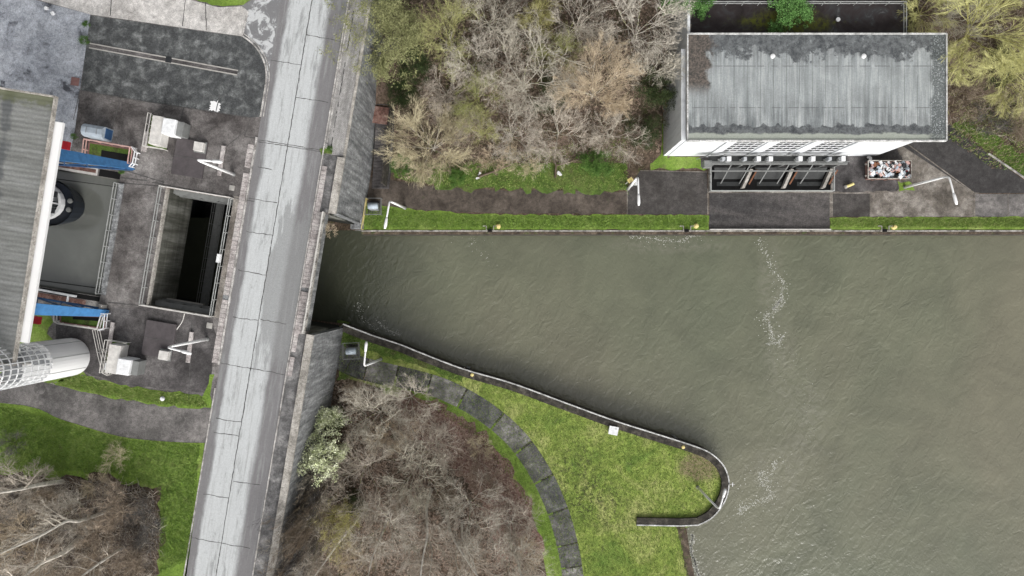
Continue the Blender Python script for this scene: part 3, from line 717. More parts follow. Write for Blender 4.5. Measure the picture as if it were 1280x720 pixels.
for vv, sg in ((CH0 + 2.5, 1), (CH1 - 3, -1)):      # guide frames and ledges at each end of the pit
    dm = MB()
    dm.bar(P(250, vv, 11.6), P(331, vv, 11.6), .5, .15); dm.bar(P(250, vv + 3 * sg, 10.2), P(331, vv + 3 * sg, 10.2), .35, .12)
    for k in range(4): q = P(256 + k * 22, vv + sg, 11); dm.box(q, (.9, .5, .6), ANG)
    dm.build('gate_guide', 'dull_steel', t)
MB().prism(rect(251, 300, CH1 - 9, CH1 - 5.5), 9.2, 9.5).build('ledge', 'pale_concrete', t)

t = thing('road_bridge', P(392, 275, 0), 'concrete road bridge crossing the canal between the lock and the open water', 'bridge')
MB().prism(rect(333.2, 451.2, CH0 - .5, CH1 + .5), ZU - 1.4, ZU - .001, bottom=True).build('deck', 'wall_concrete', t)
pr = MB(); v = 198
while v < 353: pr.prism(rect(447.5, 451.5, v, v + 11.8), ZU, ZU + .42); v += 12
pr.build('parapet', 'coping', t)
rl = MB()
for hh in (.75, 1.0): rl.bar(P(450.8, 198, ZU + hh), P(450.8, 353, ZU + hh), .07)
for k in range(20): q = P(450.8, 198 + k * 8.15, ZU + .3); rl.bar(q, q + Vector((0, 0, .7)), .06)
rl.build('handrail', 'offwhite_paint', t)

def railing(name, label, path, mat, h=1.05, post=1.8, w=.055, kick=None, group=None):
    t = thing(name, path[0], label, 'railing', group)
    r = MB()
    for a, b in zip(path[:-1], path[1:]):
        for hh in (h, h * .52): r.bar(a + Vector((0, 0, hh)), b + Vector((0, 0, hh)), w)
    r.build('rail', mat, t)
    if kick:
        r = MB()
        for a, b in zip(path[:-1], path[1:]): r.bar(a + Vector((0, 0, .09)), b + Vector((0, 0, .09)), .03, .18)
        r.build('kick_plate', kick, t)
    cnt = 0
    for a, b in zip(path[:-1], path[1:]):
        n = max(1, round((b - a).length / post))
        for k in range(n + (1 if b is path[-1] else 0)):
            q = a.lerp(b, k / n); MB().bar(q, q + Vector((0, 0, h)), w * 1.15).build('post', mat, t); cnt += 1
    return t
railing('railing', 'grey steel railing along the west side of the deep gate pit', [P(244, 201), P(244, 350)], 'grey_steel', w=.07)
railing('railing', 'pale steel railing on the pit side next to the road', [P(333, 201), P(333, 351)], 'grey_steel', w=.07)
railing('railing', 'white railing across the north end of the gate pit', [P(244, 199.6), P(333, 199.6)], 'offwhite_paint', kick='pink_rail', w=.08)
railing('railing', 'white railing across the south end of the gate pit', [P(244, 351), P(333, 351)], 'offwhite_paint', kick='offwhite_paint', w=.08)
o = MB().box(P(332, 277, ZU + .9), (.3, .9, .5), ANG).box(P(332, 277, ZU + .55), (.08, .08, .5), ANG).build('notice_board', 'white_paint'); tag(rebase(o, P(332, 277, ZU)), 'small white box hung on the roadside pit railing', 'box')
# chamber edge
t = railing('railing', 'blue-grey double railing along the end of the lock chamber', [P(188, 205), P(188, 346)], 'grey_steel', w=.07)
MB().prism(rect(187.2, 194, 204, 347), ZU, ZU + .14).build('chamber_kerb', 'wall_concrete', t)
# lock chamber
ZC = ZU - 1.1
struct(MB().sheet(rect(-300, 186.8, CH0 - .3, CH1 + .3), ZC).build('lock_water', 'lock_water'))
o = thing('lock_chamber', P(100, 205, 0), 'water-filled lock chamber walls under the corrugated roof', 'lock chamber')
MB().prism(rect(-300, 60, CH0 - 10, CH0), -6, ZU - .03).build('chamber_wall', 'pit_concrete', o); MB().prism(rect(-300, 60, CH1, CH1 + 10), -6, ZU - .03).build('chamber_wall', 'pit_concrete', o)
MB().tube([P(60, CH0 + 13, ZC + .25), P(186, CH0 + 9, ZC + .25)], .035, 5).build('cable', 'black', o)
MB().tube([P(60, CH1 - 6, ZC + .25), P(186, CH1 - 10, ZC + .25)], .035, 5).build('cable', 'black', o)
# strips of dark slots either side of the chamber mouth
MB().prism(rect(160, 187, CH0 - 9, CH0 - .1), ZU - .02, ZU + .01).build('gate_slot', 'black', o); MB().prism(rect(110, 187, CH1 + .1, CH1 + 6), ZU - .02, ZU + .01).build('gate_slot', 'black', o)
MB().prism(rect(60, 158, CH0 - 9, CH0 - .1), ZU - .02, ZU + .05).build('sill_beam', 'offwhite_paint', o)
MB().prism(rect(70, 156, CH0 - 7.6, CH0 - 3), ZU + .05, ZU + .07).build('rust_plate', 'rust_deck', o)
sb = MB(); sb.bar(P(60, CH1 + 2.5, ZU + .5), P(100, CH1 + 2.5, ZU + .5), .22, .3); sb.bar(P(104, CH1 + 2.5, ZU + .45), P(160, CH1 + 3.5, ZU + .45), .2, .3); sb.bar(P(150, CH1 + 3, ZU + .4), P(150, CH1 + 12, ZU + .4), .12, .2)
sb.box(P(101, CH1 + 3, ZU + .6), (.6, .5, .5), ANG); sb.build('barrier_bar', 'white_paint', o)
MB().prism(rect(70, 170, CH1 + 7, CH1 + 14), ZU, ZU + .03).build('rust_plate', 'rust_deck', o)

# barge in the chamber (only its bow is in view)
sh = thing('barge', P(60, 248, ZC), 'black-hulled barge with white bow deck nosing out from under the roof in the lock', 'barge')
def hull_ring(z, inset, u_tip):
    pts = []; c0, hw = 243, 30 - inset
    for k in range(13):
        t = -math.pi / 2 + math.pi * k / 12; pts.append(P(u_tip - inset - 42 + 42 * math.cos(t) ** .8 if math.cos(t) > 0 else u_tip - inset - 42, c0 + hw * math.sin(t), z))
    pts = [P(-260, c0 - hw, z)] + pts + [P(-260, c0 + hw, z)]; return pts
def loft(rings, name, mat):
    m = MB()
    for a, b in zip(rings[:-1], rings[1:]):
        for k in range(len(a) - 1): m.face([a[k], a[k + 1], b[k + 1], b[k]])
    return m.build(name, mat, sh, True)
UT = 146
loft([hull_ring(ZC - 1, 7, UT), hull_ring(ZC + 2.2, 0, UT), hull_ring(ZC + 2.6, -.6, UT)], 'hull', 'hull_black')
MB().sheet(hull_ring(0, 1.5, UT), ZC + 2.2).build('foredeck', 'hull_black', sh)
MB().sheet(hull_ring(0, 6, UT - 8), ZC + 2.3).build('deck_plate', 'chalk', sh)
loft([hull_ring(ZC + 2.25, 4.6, UT - 8), hull_ring(ZC + 2.9, 4.6, UT - 8), hull_ring(ZC + 2.9, 6.2, UT - 10)], 'bulwark', 'chalk')
for q in (-6, 5): MB().lathe(P(UT - 6, 243 + q, ZC + 2.2), [(.2, 0), (.18, .2), (.26, .22), (.26, .3), (.12, .34)], 12).build('anchor_winch', 'dull_steel', sh)
m = MB()
for q in (-11, 1, 9): m.box(P(UT - 24, 243 + q, ZC + 2.8), (.9, .6, .6), ANG)
m.bar(P(UT - 28, 228, ZC + 3), P(UT - 28, 258, ZC + 3), .12); m.bar(P(UT - 44, 243, ZC + 3.2), P(UT - 14, 245, ZC + 3.2), .1)
m.build('windlass', 'dark_metal', sh)
MB().bar(P(UT - 18, 243, ZC + 2.4), P(UT - 18, 243, ZC + 4.6), .14).bar(P(UT - 18, 240, ZC + 4.4), P(UT - 18, 246, ZC + 4.4), .08).build('bow_mast', 'chalk', sh)

# roofed gate house with its blue lattice legs
ZR = 23.5
gh = thing('gate_house', P(40, 275, ZU), 'long building with grey corrugated roof and white eave above the lock chamber', 'building')
def PR(u, v, z=ZR): x, y = Lpx(u, v); return W(x, y, z)
NE, SE = PR(90.3, 110.3), PR(93.2, 453)
rm = MB(); loc = SE.copy()
d = (NE - SE); Lr = d.length; dn = d.normalized(); da = Vector((dn.y, -dn.x, 0))
roof = bpy.data.objects.new  # placeholder name unused
def roof_mesh():
    m = MB(); Wd = 7.6
    m.box((-Wd / 2, Lr / 2, -.15), (Wd, Lr, .3)); return m
me = roof_mesh().build('roof', 'corrugated_roof'); me.parent = gh
me.location = loc - gh.location; me.rotation_euler = (0, 0, math.atan2(-dn.x, dn.y))
def RL(x, y, z): return loc + da * x + dn * y + Vector((0, 0, z))
MB().bar(RL(.04, -.1, .04), RL(.04, Lr + .1, .04), .14, .45).bar(RL(-7.6, Lr + .04, .04), RL(.04, Lr + .04, .04), .14, .45).bar(RL(-7.6, -.04, .04), RL(.04, -.04, .04), .14, .45).build('roof_trim', 'cap_stone', gh)
a, b = W(74.8, 153, 23.0), W(30.3, 428, 23.0)
MB().bar(a, b, .8, .3).build('eave_beam', 'chalk', gh)
# legs: inclined lattice girders that land at the chamber head; top face blue, side open lattice
def girder(top_a, top_b, h0, h1, side, nm):
    """box girder seen from above: top plate from a to b, tapering; lattice on the side facing the chamber"""
    d = (top_b - top_a).normalized(); n = Vector((-d.y, d.x, 0)).normalized() * side
    w0, w1 = 1.25, .75
    m = MB(); A, B = top_a, top_b
    tp = [A - n * w0 / 2, A + n * w0 / 2, B + n * w1 / 2, B - n * w1 / 2]
    m.face(tp); m.face([p - Vector((0, 0, .35)) for p in tp][::-1])
    for k in range(4): p, q = tp[k], tp[(k + 1) % 4]; m.face([p, p - Vector((0, 0, .35)), q - Vector((0, 0, .35)), q])
    o = m.build('lattice_leg', 'blue_paint', gh)
    l = MB(); A2 = A + n * w0 / 2; B2 = B + n * w1 / 2; nseg = 8
    lo = lambda t: A2.lerp(B2, t) - RA * (1.6 - 1.3 * t) + n * (.55 - .5 * t) - Vector((0, 0, .3)); hi = lambda t: A2.lerp(B2, t) - Vector((0, 0, .2))
    l.bar(lo(0), lo(1), .16)
    for k in range(nseg):
        t0, t1 = k / nseg, (k + 1) / nseg
        if k % 2: l.bar(hi(t0), lo(t1), .1)
        else: l.bar(lo(t0), hi(t1), .1)
    ob = l.build('lattice_bracing', 'dark_blue_paint', gh); ob.parent = o
a0, b0 = W(62, 191, 22.9), W(166, 207.5, ZU + .3); girder(a0, b0, 3.0, .25, -1, 'n')
a0, b0 = W(26, 385.5, 22.9), W(133, 392, ZU + .3); girder(a0, b0, 3.0, .25, 1, 's')
for q in (0.08, .92):
    A = RL(-7.2, Lr * q, -.3); MB().bar(A, (A.x, A.y, ZU), .5, .6).build('rear_leg', 'blue_paint', gh)
MB().box(W(77, 181, 17), (1.5, .8, .5), ANG).build('red_panel', 'red_paint', gh); MB().box(W(42, 399.5, 17), (1.3, .75, .5), ANG).build('red_panel', 'red_paint', gh)
# leg recesses (pits) with pink and white rails
def legpit(px_quad, open_quad, label, rail_quad):
    t = thing('leg_pit', W(*px_quad[0], ZU), label, 'pit')
    MB().sheet(px(px_quad, ZU), up(3)).build('mossy_bed', 'rank_grass', t)
    o = MB(); o.sheet(px(open_quad, ZU), up(5)); o.build('opening', 'black', t)
    k = MB(); q = px(px_quad, ZU)
    for a, b in zip(q, q[1:] + q[:1]): k.bar(a + Vector((0, 0, .06)), b + Vector((0, 0, .06)), .14, .12)
    k.build('pit_kerb', 'red_brown', t)
    return t
legpit([(112, 178), (166, 187), (163, 208), (110, 200)], [(127, 187.5), (165, 194), (164, 205), (126, 197)], 'shallow mossy recess with a black slot at the foot of the north blue leg', None)
legpit([(76, 394), (134, 396), (131, 411), (76, 403)], [(92, 394), (132, 397), (131, 402), (91, 399)], 'shallow recess at the foot of the south blue leg beside the round tower', None)
railing('railing', 'pink and white railing around the recess of the north blue leg', px([(109, 201), (112, 176), (169, 186), (166, 206)], ZU), 'pink_rail', 1.0, 1.4, .09)
railing('railing', 'white railing hoop beyond the pink one at the end of the north leg', px([(171, 186), (175, 192), (172, 206), (168, 210)], ZU), 'white_paint', 1.0, .8, .09)
railing('railing', 'white railing around the recess of the south blue leg', px([(75, 393), (75, 401), (80, 404), (128, 411), (133, 394)], ZU), 'offwhite_paint', 1.0, 1.5, .1)
railing('railing', 'white railing hoop at the east end of the south blue leg', px([(130, 392), (138, 392), (136, 410), (130, 412)], ZU), 'white_paint', 1.0, .8, .08)

# round stair tower
c = W(89, 446, ZU)
tw = thing('stair_tower', c, 'round white tower with solid base and open lattice cage above, by the roof corner', 'tower')
MB().lathe(c, [(2.0, 0), (2.0, 5.9), (1.9, 5.9)], 40)   .build('base_drum', 'chalk', tw, False)
lt = MB(); zt = ZU + 6.0
for k in range(24):
    a = 2 * math.pi * k / 24; q = Vector((c.x + 1.97 * math.cos(a), c.y + 1.97 * math.sin(a), 0))
    lt.bar((q.x, q.y, zt - .1), (q.x, q.y, zt + 12), .1)
lt.build('mullion', 'white_paint', tw)
for j in range(12):
    rg = MB(); z = zt + .9 * (j + 1) ; n = 32
    for k in range(n):
        a, b = 2 * math.pi * k / n, 2 * math.pi * (k + 1) / n
        rg.bar((c.x + 1.99 * math.cos(a), c.y + 1.99 * math.sin(a), z), (c.x + 1.99 * math.cos(b), c.y + 1.99 * math.sin(b), z), .06, .11)
    rg.build('ring_bar', 'white_paint', tw)
stp = MB()
for k in range(44):
    a = k * .42; z = ZU + 5.9 + k * .25
    stp.box((c.x + .95 * math.cos(a), c.y + .95 * math.sin(a), z), (1.5, .5, .06), a)
stp.build('spiral_step', 'grey_panel', tw)
MB().tube([(c.x, c.y, ZU + 5.9), (c.x, c.y, ZU + 17.5)], .16, 10).build('centre_column', 'offwhite_paint', tw)
for k in range(8):
    a = 2 * math.pi * k / 8 + .2
    if k in (0, 1, 2, 3, 4, 5, 6, 7): MB().box((c.x + 2.0 * math.cos(a), c.y + 2.0 * math.sin(a), ZU + 3), (.05, .05, 5.8), a).build('drum_seam', 'grey_steel', tw)

# ---- plateau equipment
def cabinet_round(loc, L, Wd, Hh, ang, label, mats=('light_blue_panel', 'grey_panel')):
    t = thing('equipment_cabinet', loc, label, 'cabinet')
    M = Matrix.Rotation(ang, 3, 'Z')
    prof = [(-Wd / 2, 0), (-Wd / 2, Hh * .72), (-Wd * .4, Hh * .9), (-Wd * .2, Hh), (Wd * .2, Hh), (Wd * .4, Hh * .9), (Wd / 2, Hh * .72), (Wd / 2, 0)]
    m = MB()
    for k in range(len(prof) - 1):
        a, b = prof[k], prof[k + 1]
        m.face([Vector(loc) + M @ Vector((-L / 2, a[0], a[1])), Vector(loc) + M @ Vector((L / 2, a[0], a[1])), Vector(loc) + M @ Vector((L / 2, b[0], b[1])), Vector(loc) + M @ Vector((-L / 2, b[0], b[1]))][::-1])
    for s in (-1, 1): m.face([Vector(loc) + M @ Vector((s * L / 2, p[0], p[1])) for p in prof][::s])
    m.build('shell', mats[0], t)
    s = MB()
    for q in (-.25, .25): s.box(Vector(loc) + M @ Vector((L * q, 0, Hh + .01)), (.05, Wd * .5, .04), ang)
    s.build('seam', mats[1], t)
    s = MB(); s.box(Vector(loc) + M @ Vector((L / 2 + .04, 0, Hh * .4)), (.06, Wd * .8, Hh * .6), ang); s.build('end_door', 'dark_blue_paint' if mats[0] == 'light_blue_panel' else 'dull_steel', t)
    return t
cabinet_round(W(128, 168, ZU), 2.2, 1.3, 1.9, ANG, 'pale blue cabinet with curved lid standing north of the blue leg')
def machine(loc, flip, label, px0):
    """white hydraulic unit: long ribbed cover, a hood at the east end, railing on the west side"""
    t = thing('hydraulic_unit', loc, label, 'machine')
    o = Vector(loc)
    def Q(a, b, z=0): return o + RA * a + RD * b + Vector((0, 0, z))
    MB().box(Q(-1.0, 0, .06), (2.1, 3.4, .12), ANG).build('plinth', 'rank_grass', t)
    MB().box(Q(-.5, 0, .85), (1.25, 3.0, 1.5), ANG).build('cover', 'offwhite_paint', t, bevel=.04)
    f = MB()
    for k in range(7): f.box(Q(-1.22, -1.3 + k * .43, .7), (.2, .1, 1.2), ANG)
    f.build('cooling_fin', 'offwhite_paint', t)
    MB().box(Q(.85, .55 * flip, 1.0), (1.35, 1.65, 1.9), ANG).build('hood', 'white_paint', t, bevel=.08)
    MB().box(Q(1.85, .55 * flip, .8), (.7, 1.5, 1.5), ANG).build('louvre_box', 'dull_steel', t, bevel=.04)
    r = MB()
    for hh in (.55, 1.1): r.bar(Q(-1.95, -1.75, hh), Q(-1.95, 1.75, hh), .06); r.bar(Q(-1.95, -1.75 * flip, hh), Q(.2, -1.75 * flip, hh), .06)
    for b in (-1.75, -.6, .6, 1.75): r.bar(Q(-1.95, b), Q(-1.95, b, 1.1), .06)
    r.bar(Q(.2, -1.75 * flip), Q(.2, -1.75 * flip, 1.1), .06); r.bar(Q(-1.6, -1.75, 1.1), Q(-1.6, 1.75, 1.1), .05); r.build('guard_rail', 'offwhite_paint', t)
    return t
machine(W(211, 168, ZU), 1, 'white machine cover with grey louvre box, north of the gate pit', 0)
machine(W(158, 448, ZU), -1, 'white machine cover with curved hood, south of the gate pit near the tower', 0)
def plinth(c, sx, sy, label, bx, by):
    t = thing('hatch_plinth', c, label, 'hatch cover')
    MB().box(c + Vector((0, 0, .14)), (sx, sy, .28), ANG).build('slab', 'brown_slab', t, bevel=.03)
    MB().box(c + Vector((0, 0, .285)), (sx, .05, .02), ANG).build('slab_joint', 'joint', t)
    b = c + RA * bx + RD * by
    MB().box(b + Vector((0, 0, .55)), (1.0, .95, .55), ANG).build('vent_box', 'offwhite_paint', t, bevel=.04)
    MB().box(b + Vector((0, 0, .29)), (1.25, 1.2, .03), ANG).build('vent_base', 'dull_steel', t)
plinth(W(238, 198, ZU), 3.3, 3.9, 'brown flat hatch slab with white vent box, north of the gate pit', 1.0, 1.3)
plinth(W(200, 424, ZU), 3.2, 3.7, 'brown flat hatch slab with white vent box, south of the gate pit', 1.0, -1.5)
for (a, b, w, lab) in [((281, 183), (275, 220), .42, 'pale concrete strip standing between the north plateau lamp and hatch slab'), ((185, 165), (181, 190), .5, 'pinkish plank bench strip west of the northern machine'),
                       ((241, 415), (236, 453), .42, 'pale concrete strip beside the south plateau lamp'), ((143, 403), (137, 440), .4, 'pale strip between the south leg railing and the machine')]:
    A, B = W(*a, ZU), W(*b, ZU); t = thing('concrete_beam', (A + B) / 2, lab, 'beam')
    MB().bar(A + Vector((0, 0, .24)), B + Vector((0, 0, .24)), w, .14).build('top_slab', 'paver', t); MB().box(A.lerp(B, .15) + Vector((0, 0, .08)), (.3, .3, .16), ANG).build('foot', 'pale_concrete', t); MB().box(A.lerp(B, .85) + Vector((0, 0, .08)), (.3, .3, .16), ANG).build('foot', 'pale_concrete', t)
railing('railing', 'thin white handrail hoop leading from the tower to the southern machine', px([(122, 412), (128, 440), (134, 465), (140, 468), (141, 458), (133, 436), (128, 412)], ZU), 'offwhite_paint', .9, 2.2, .05)
def lid(c, s, label, mat, name='manhole_cover', round_=False):
    m = MB()
    if round_: m.lathe(c, [(s / 2, 0), (s / 2, .04), (s * .46, .045)], 20)
    else: m.box(c + Vector((0, 0, .03)), (s, s, .06), ANG); m.box(c + Vector((0, 0, .065)), (s * .8, s * .8, .02), ANG)
    o = m.build(name, mat); rebase(o, c); tag(o, label, 'manhole cover')
lid(W(290, 235, ZU), .55, 'small square pale cover by the north-east corner of the gate pit', 'pale_concrete')
lid(W(262, 407, ZU), .6, 'small square cover by the south-east corner of the gate pit', 'pale_concrete')
lid(W(94, 102, ZU), .85, 'rusty red square hatch at the edge of the pale yard', 'red_brown')
lid(W(50, 486, ZU), 1.2, 'round ring-shaped manhole cover in the upper asphalt path', 'path_asphalt', round_=True)
o = MB().box(W(129, 384, ZU) + Vector((0, 0, .5)), (.75, .6, 1.0), ANG).box(W(129, 384, ZU) + Vector((0, 0, 1.02)), (.85, .7, .06), ANG).build('junction_box', 'pale_concrete'); tag(rebase(o, W(129, 384, ZU)), 'small pale grey box just north of the south blue leg end', 'box')
o = MB().box(W(144, 457, ZU) + Vector((0, 0, .6)), (.7, .6, 1.1), ANG).box(W(144, 457, ZU) + Vector((0, 0, 1.17)), (.8, .7, .06), ANG).build('junction_box', 'white_paint'); tag(rebase(o, W(144, 457, ZU)), 'small white box at the railing end of the southern machine', 'box')
o = MB().tube(smooth_line([p + Vector((0, 0, .06)) for p in px([(231, 392), (228, 402), (221, 412)], ZU)], 5), .05, 6).build('hose', 'offwhite_paint'); tag(rebase(o, W(231, 392, ZU)), 'pale hose snaking from the south pit railing to the hatch slab', 'hose')
o = MB().lathe(W(204, 498, ZU), [(.22, 0), (.25, .2), (.15, .4), (.05, .42)], 10).build('marker_stone', 'white_paint'); tag(rebase(o, W(204, 498, ZU)), 'little white marker stone in the upper grass strip', 'marker')
for k, (x, y) in enumerate([(59, 11), (67, 17)]):
    c = W(x, y, ZU); o = MB().box(c + Vector((0, 0, .12)), (.35, .28, .24), .5 * k).box(c + Vector((.1, .05, .3)), (.15, .12, .14), .9).build('concrete_block', 'white_paint')
    tag(rebase(o, c), ['white block left on the pale yard, the one farther from the drain channel', 'white block left on the pale yard, the one nearer the drain channel'][k], 'block')

# ------------------------------------------------------------------ lamps
def lamp(bx, by, tx, ty, hx, hy, z0, label, mat='chalk'):
    b = W(bx, by, z0)
    # top of the pole stands above the base; find its height from the photo
    r = math.hypot(tx - 640, ty - 360) / math.hypot(bx - 640, by - 360)
    zt = H - (H - z0) / r
    tip = W(hx, hy, zt + .1); base = b
    t = thing('street_lamp', b, label, 'street lamp', 'curved-arm lamps around the lock and canal')
    top = W(tx, ty, zt)
    MB().lathe(b, [(.22, 0), (.22, .12), (.13, .16), (.13, 1.0), (.1, 1.05)], 12).build('base_plate', 'dull_steel', t)
    d = (tip - top); dh = Vector((d.x, d.y, 0)).normalized()
    cv = [b + Vector((0, 0, .3)), top - Vector((0, 0, 1.0))]
    pole = MB().tube([cv[0], b.lerp(top, .5), top - Vector((0, 0, .9))], .17, 10, .11)
    pole.build('pole', mat, t, True)
    arm_end = top.lerp(tip, .6)
    arm = [top - Vector((0, 0, .9)), top - Vector((0, 0, .35)) + dh * .08, top + dh * .35, arm_end]
    MB().tube(smooth_line(arm, 5), .1, 8).build('arm', mat, t, True)
    hd = MB(); pts = [arm_end - d * .02, arm_end + d * .08, arm_end + d * .3, tip]
    hd.tube(pts, [.1, .16, .18, .1], 10); hd.build('lamp_head', mat, t, True)
lamp(506, 260, 487, 251, 481, 286, 0, 'curved white lamp on the grass beside the retaining wall, head over the north quay')
lamp(785, 236, 797.5, 221, 798.5, 257, 0, 'curved white lamp at the step between the brown and dark towpath')
lamp(1131, 234, 1186, 220, 1196, 256, 0, 'tall lamp rising from a mossy patch in the yard right of the skip')
lamp(476, 449, 455, 458, 458, 427, 0, 'curved white lamp by the path south of the canal mouth')
lamp(872, 609, 899, 637, 907, 611, 0, 'lone white lamp on the round tip of the grass peninsula')
lamp(292, 218, 245, 199.5, 278, 202.5, ZU, 'white lamp on the lock plateau north-east of the gate pit')
lamp(259, 424, 208, 434, 239, 442, ZU, 'white lamp on the lock plateau south-east of the gate pit')
patch('moss_patch', px([(1122, 228), (1140, 227), (1142, 238), (1125, 240)]), .02, 'lawn_grass', .2, 40)
# small fixtures beside the towpath lamp
c = W(782, 230, 0); t = thing('floodlight', c, 'cream floodlight on a short post left of the towpath lamp', 'floodlight')
MB().tube([c, c + Vector((0, 0, 3.0))], .06, 8).build('post', 'offwhite_paint', t); MB().box(c + Vector((.05, 0, 3.1)), (.6, .5, .45), .6).build('lamp_housing', 'yellow_paint', t, bevel=.04)
c = W(789, 233, 0); t = thing('loudspeaker', c, 'white horn-shaped fixture on a thin post beside the towpath lamp', 'loudspeaker')
MB().tube([c, c + Vector((0, 0, 2.6)), c + Vector((.05, .6, 3.0))], .05, 8).build('post', 'white_paint', t)
MB().tube([c + Vector((.0, .5, 3.0)), c + Vector((.05, .1, 2.9)), c + Vector((.1, -.25, 2.8))], [.08, .16, .34], 12).build('horn', 'white_paint', t)

# ---- signal enclosures either side of the canal mouth
def enclosure(c, ang, label):
    t = thing('equipment_cage', c, label, 'equipment cage')
    M = Matrix.Rotation(ang, 3, 'Z')
    def Q(x, y, z=0): return c + M @ Vector((x, y, z))
    MB().box(Q(0, 0, .02), (1.7, 1.6, .05), ang).build('base_slab', 'dark_concrete', t)
    MB().box(Q(.1, 0, .7), (1.1, .9, 1.2), ang).build('housing', 'grey_panel', t, bevel=.08)
    MB().tube([Q(-.5, 0, 1.35), Q(.7, 0, 1.35)], .38, 12).build('drum', 'light_blue_panel', t, True)
    r = MB()
    for a, b in (((-1, -1), (1, -1)), ((1, -1), (1, 1)), ((1, 1), (-1, 1)), ((-1, 1), (-1, -1))):
        for z in (.6, 1.1): r.bar(Q(*a, z), Q(*b, z), .045)
        r.bar(Q(*a), Q(*a, 1.1), .06)
    r.build('cage_rail', 'dull_steel', t)
enclosure(W(468, 259), .0, 'grey boxed equipment in a railed cage at the foot of the retaining wall, north bank')
enclosure(W(441, 438), .05, 'grey boxed equipment in a railed cage below the southern road wall')
railing('railing', 'thin cream railing running from the north cage to the quay edge', [W(460, 249), W(454, 287)], 'yellow_paint', 1.1, 2.0, .07)
o = MB().box(W(450, 276, 1.2), (.3, .75, .1), 0).bar(W(450, 276, 0.9), W(450, 276, 1.2), .1).build('sign', 'white_paint'); tag(rebase(o, W(450, 276, .9)), 'small blank white sign on the wall foot by the north quay corner', 'sign')

# ---- staircase north of the canal
sc = thing('staircase', W(480, 230, 0), 'long dark outdoor staircase climbing north between retaining wall and trees', 'staircase')
sm = MB(); n = 46; y0, y1 = 12.6, 29.5
for k in range(n):
    y = y0 + (y1 - y0) * k / n; z = .15 + 5.6 * k / n; x = -16.4 + .13 * (y - y0)
    sm.box((x, y, z / 2 - .2), (2.1, (y1 - y0) / n * 1.02, z + .9 - .4))
    sm.box((x, y - .17, z + .26), (2.1, .06, .03))
sm.build('steps', 'dark_concrete', sc)
MB().box((-15.3 + .8, 21, 2.2), (.25, 17, 2.6), -.13).build('side_wall', 'dark_coping', sc)
MB().box((-15.8, 20.7, 3.55), (1.9, 2.0, .2), -.13).build('landing', 'rust_deck', sc)

# ------------------------------------------------------------------ bollards, ladders, small bank items
def bollard(x, y, label):
    c = W(x, y); t = thing('mooring_bollard', c, label, 'bollard', 'cream mooring bollards along the quays')
    MB().lathe(c, [(.32, 0), (.32, .05), (.14, .08), (.13, .32), (.22, .38), (.22, .46), (.1, .52)], 14).build('bollard_post', 'yellow_paint', t)
    b = MB()
    return t
def ladder(x, y, ang, label):
    c = W(x, y); t = thing('quay_ladder', c, label, 'ladder', 'ladder recesses cut into the quay edges')
    M = Matrix.Rotation(ang, 3, 'Z')
    def Q(a, b, z=0): return c + M @ Vector((a, b, z))
    MB().box(Q(0, -.12, .1), (.5, .34, .36), ang).build('recess', 'black', t)
    for s in (-.45, .45): MB().bar(Q(s, -.3, .3), Q(s, .45, .3), .09).bar(Q(s, .42, .3), Q(s * 2, .42, .3), .08).build('grab_rail', 'cap_stone', t)
    r = MB()
    for k in range(7): r.bar(Q(-.2, -.38, -.1 - k * .28), Q(.2, -.38, -.1 - k * .28), .04)
    for s in (-.2, .2): r.bar(Q(s, -.38, .1), Q(s, -.38, -2), .04)
    r.build('rung', 'dull_steel', t)
bollard(623, 283, 'cream bollard on the north quay nearest the lock'); ladder(612.5, 287, 0, 'quay ladder on the north bank nearest the lock')
bollard(870, 282.5, 'cream bollard on the north quay just left of the dark apron'); ladder(858, 287, 0, 'quay ladder on the north bank left of the dark apron')
bollard(1117, 284, 'cream bollard on the north quay below the yard'); ladder(1105, 287, 0, 'quay ladder on the north bank below the yard')
bollard(590.5, 468, 'cream bollard midway along the slanting south quay'); ladder(584, 463.5, math.pi - .36, 'quay ladder midway along the slanting south quay')
bollard(853, 558, 'cream bollard near the rounded tip of the peninsula'); ladder(844, 551, math.pi - .3, 'quay ladder near the rounded tip of the peninsula')
railing('railing', 'pale low railing along the apron edge above the canal', [W(887, 287), W(1037, 287)], 'offwhite_paint', .35, 2.2, .09)
c = W(766, 537); t = thing('utility_box', c, 'square white box lying on the peninsula grass behind the quay', 'box')
MB().box(c + Vector((0, 0, .3)), (1.05, .95, .6), -.2).build('body', 'white_paint', t, bevel=.03); MB().box(c + Vector((0, 0, .63)), (1.15, 1.05, .06), -.2).build('lid', 'white_paint', t); MB().box(c + Vector((.3, .2, .67)), (.12, .1, .03), -.2).build('latch', 'dull_steel', t)
c = W(911, 604); t = thing('marker_post', c, 'small pale crossed marker sticking out over the water at the peninsula tip', 'marker')
MB().bar(c + Vector((-.2, 0, .5)), c + Vector((.55, 0, .5)), .12).build('arm', 'pale_concrete', t); MB().bar(c + Vector((.3, -.25, .55)), c + Vector((.3, .25, .55)), .08).build('crossbar', 'white_paint', t); MB().bar(c + Vector((-.15, 0, .4)), c + Vector((-.15, 0, .62)), .1).build('bracket', 'dull_steel', t)
c = W(906, 618); o = MB().bar(c + Vector((-.15, -.9, .5)), c + Vector((.2, .9, .5)), .22, .1).build('life_ring_bracket', 'white_paint'); bpy.data.objects.remove(o)
a = W(1056, 234); b = W(1066, 230); t = thing('barrier_post', a, 'short pale yellow post lying on the dark yard below the skip', 'post')
MB().tube([a + Vector((0, 0, .2)), b + Vector((0, 0, .2))], .17, 10).build('post_body', 'yellow_paint', t); MB().tube([a + Vector((-.1, -.04, .2)), a + Vector((.12, .05, .2))], .21, 10).build('end_cap', 'pale_concrete', t)
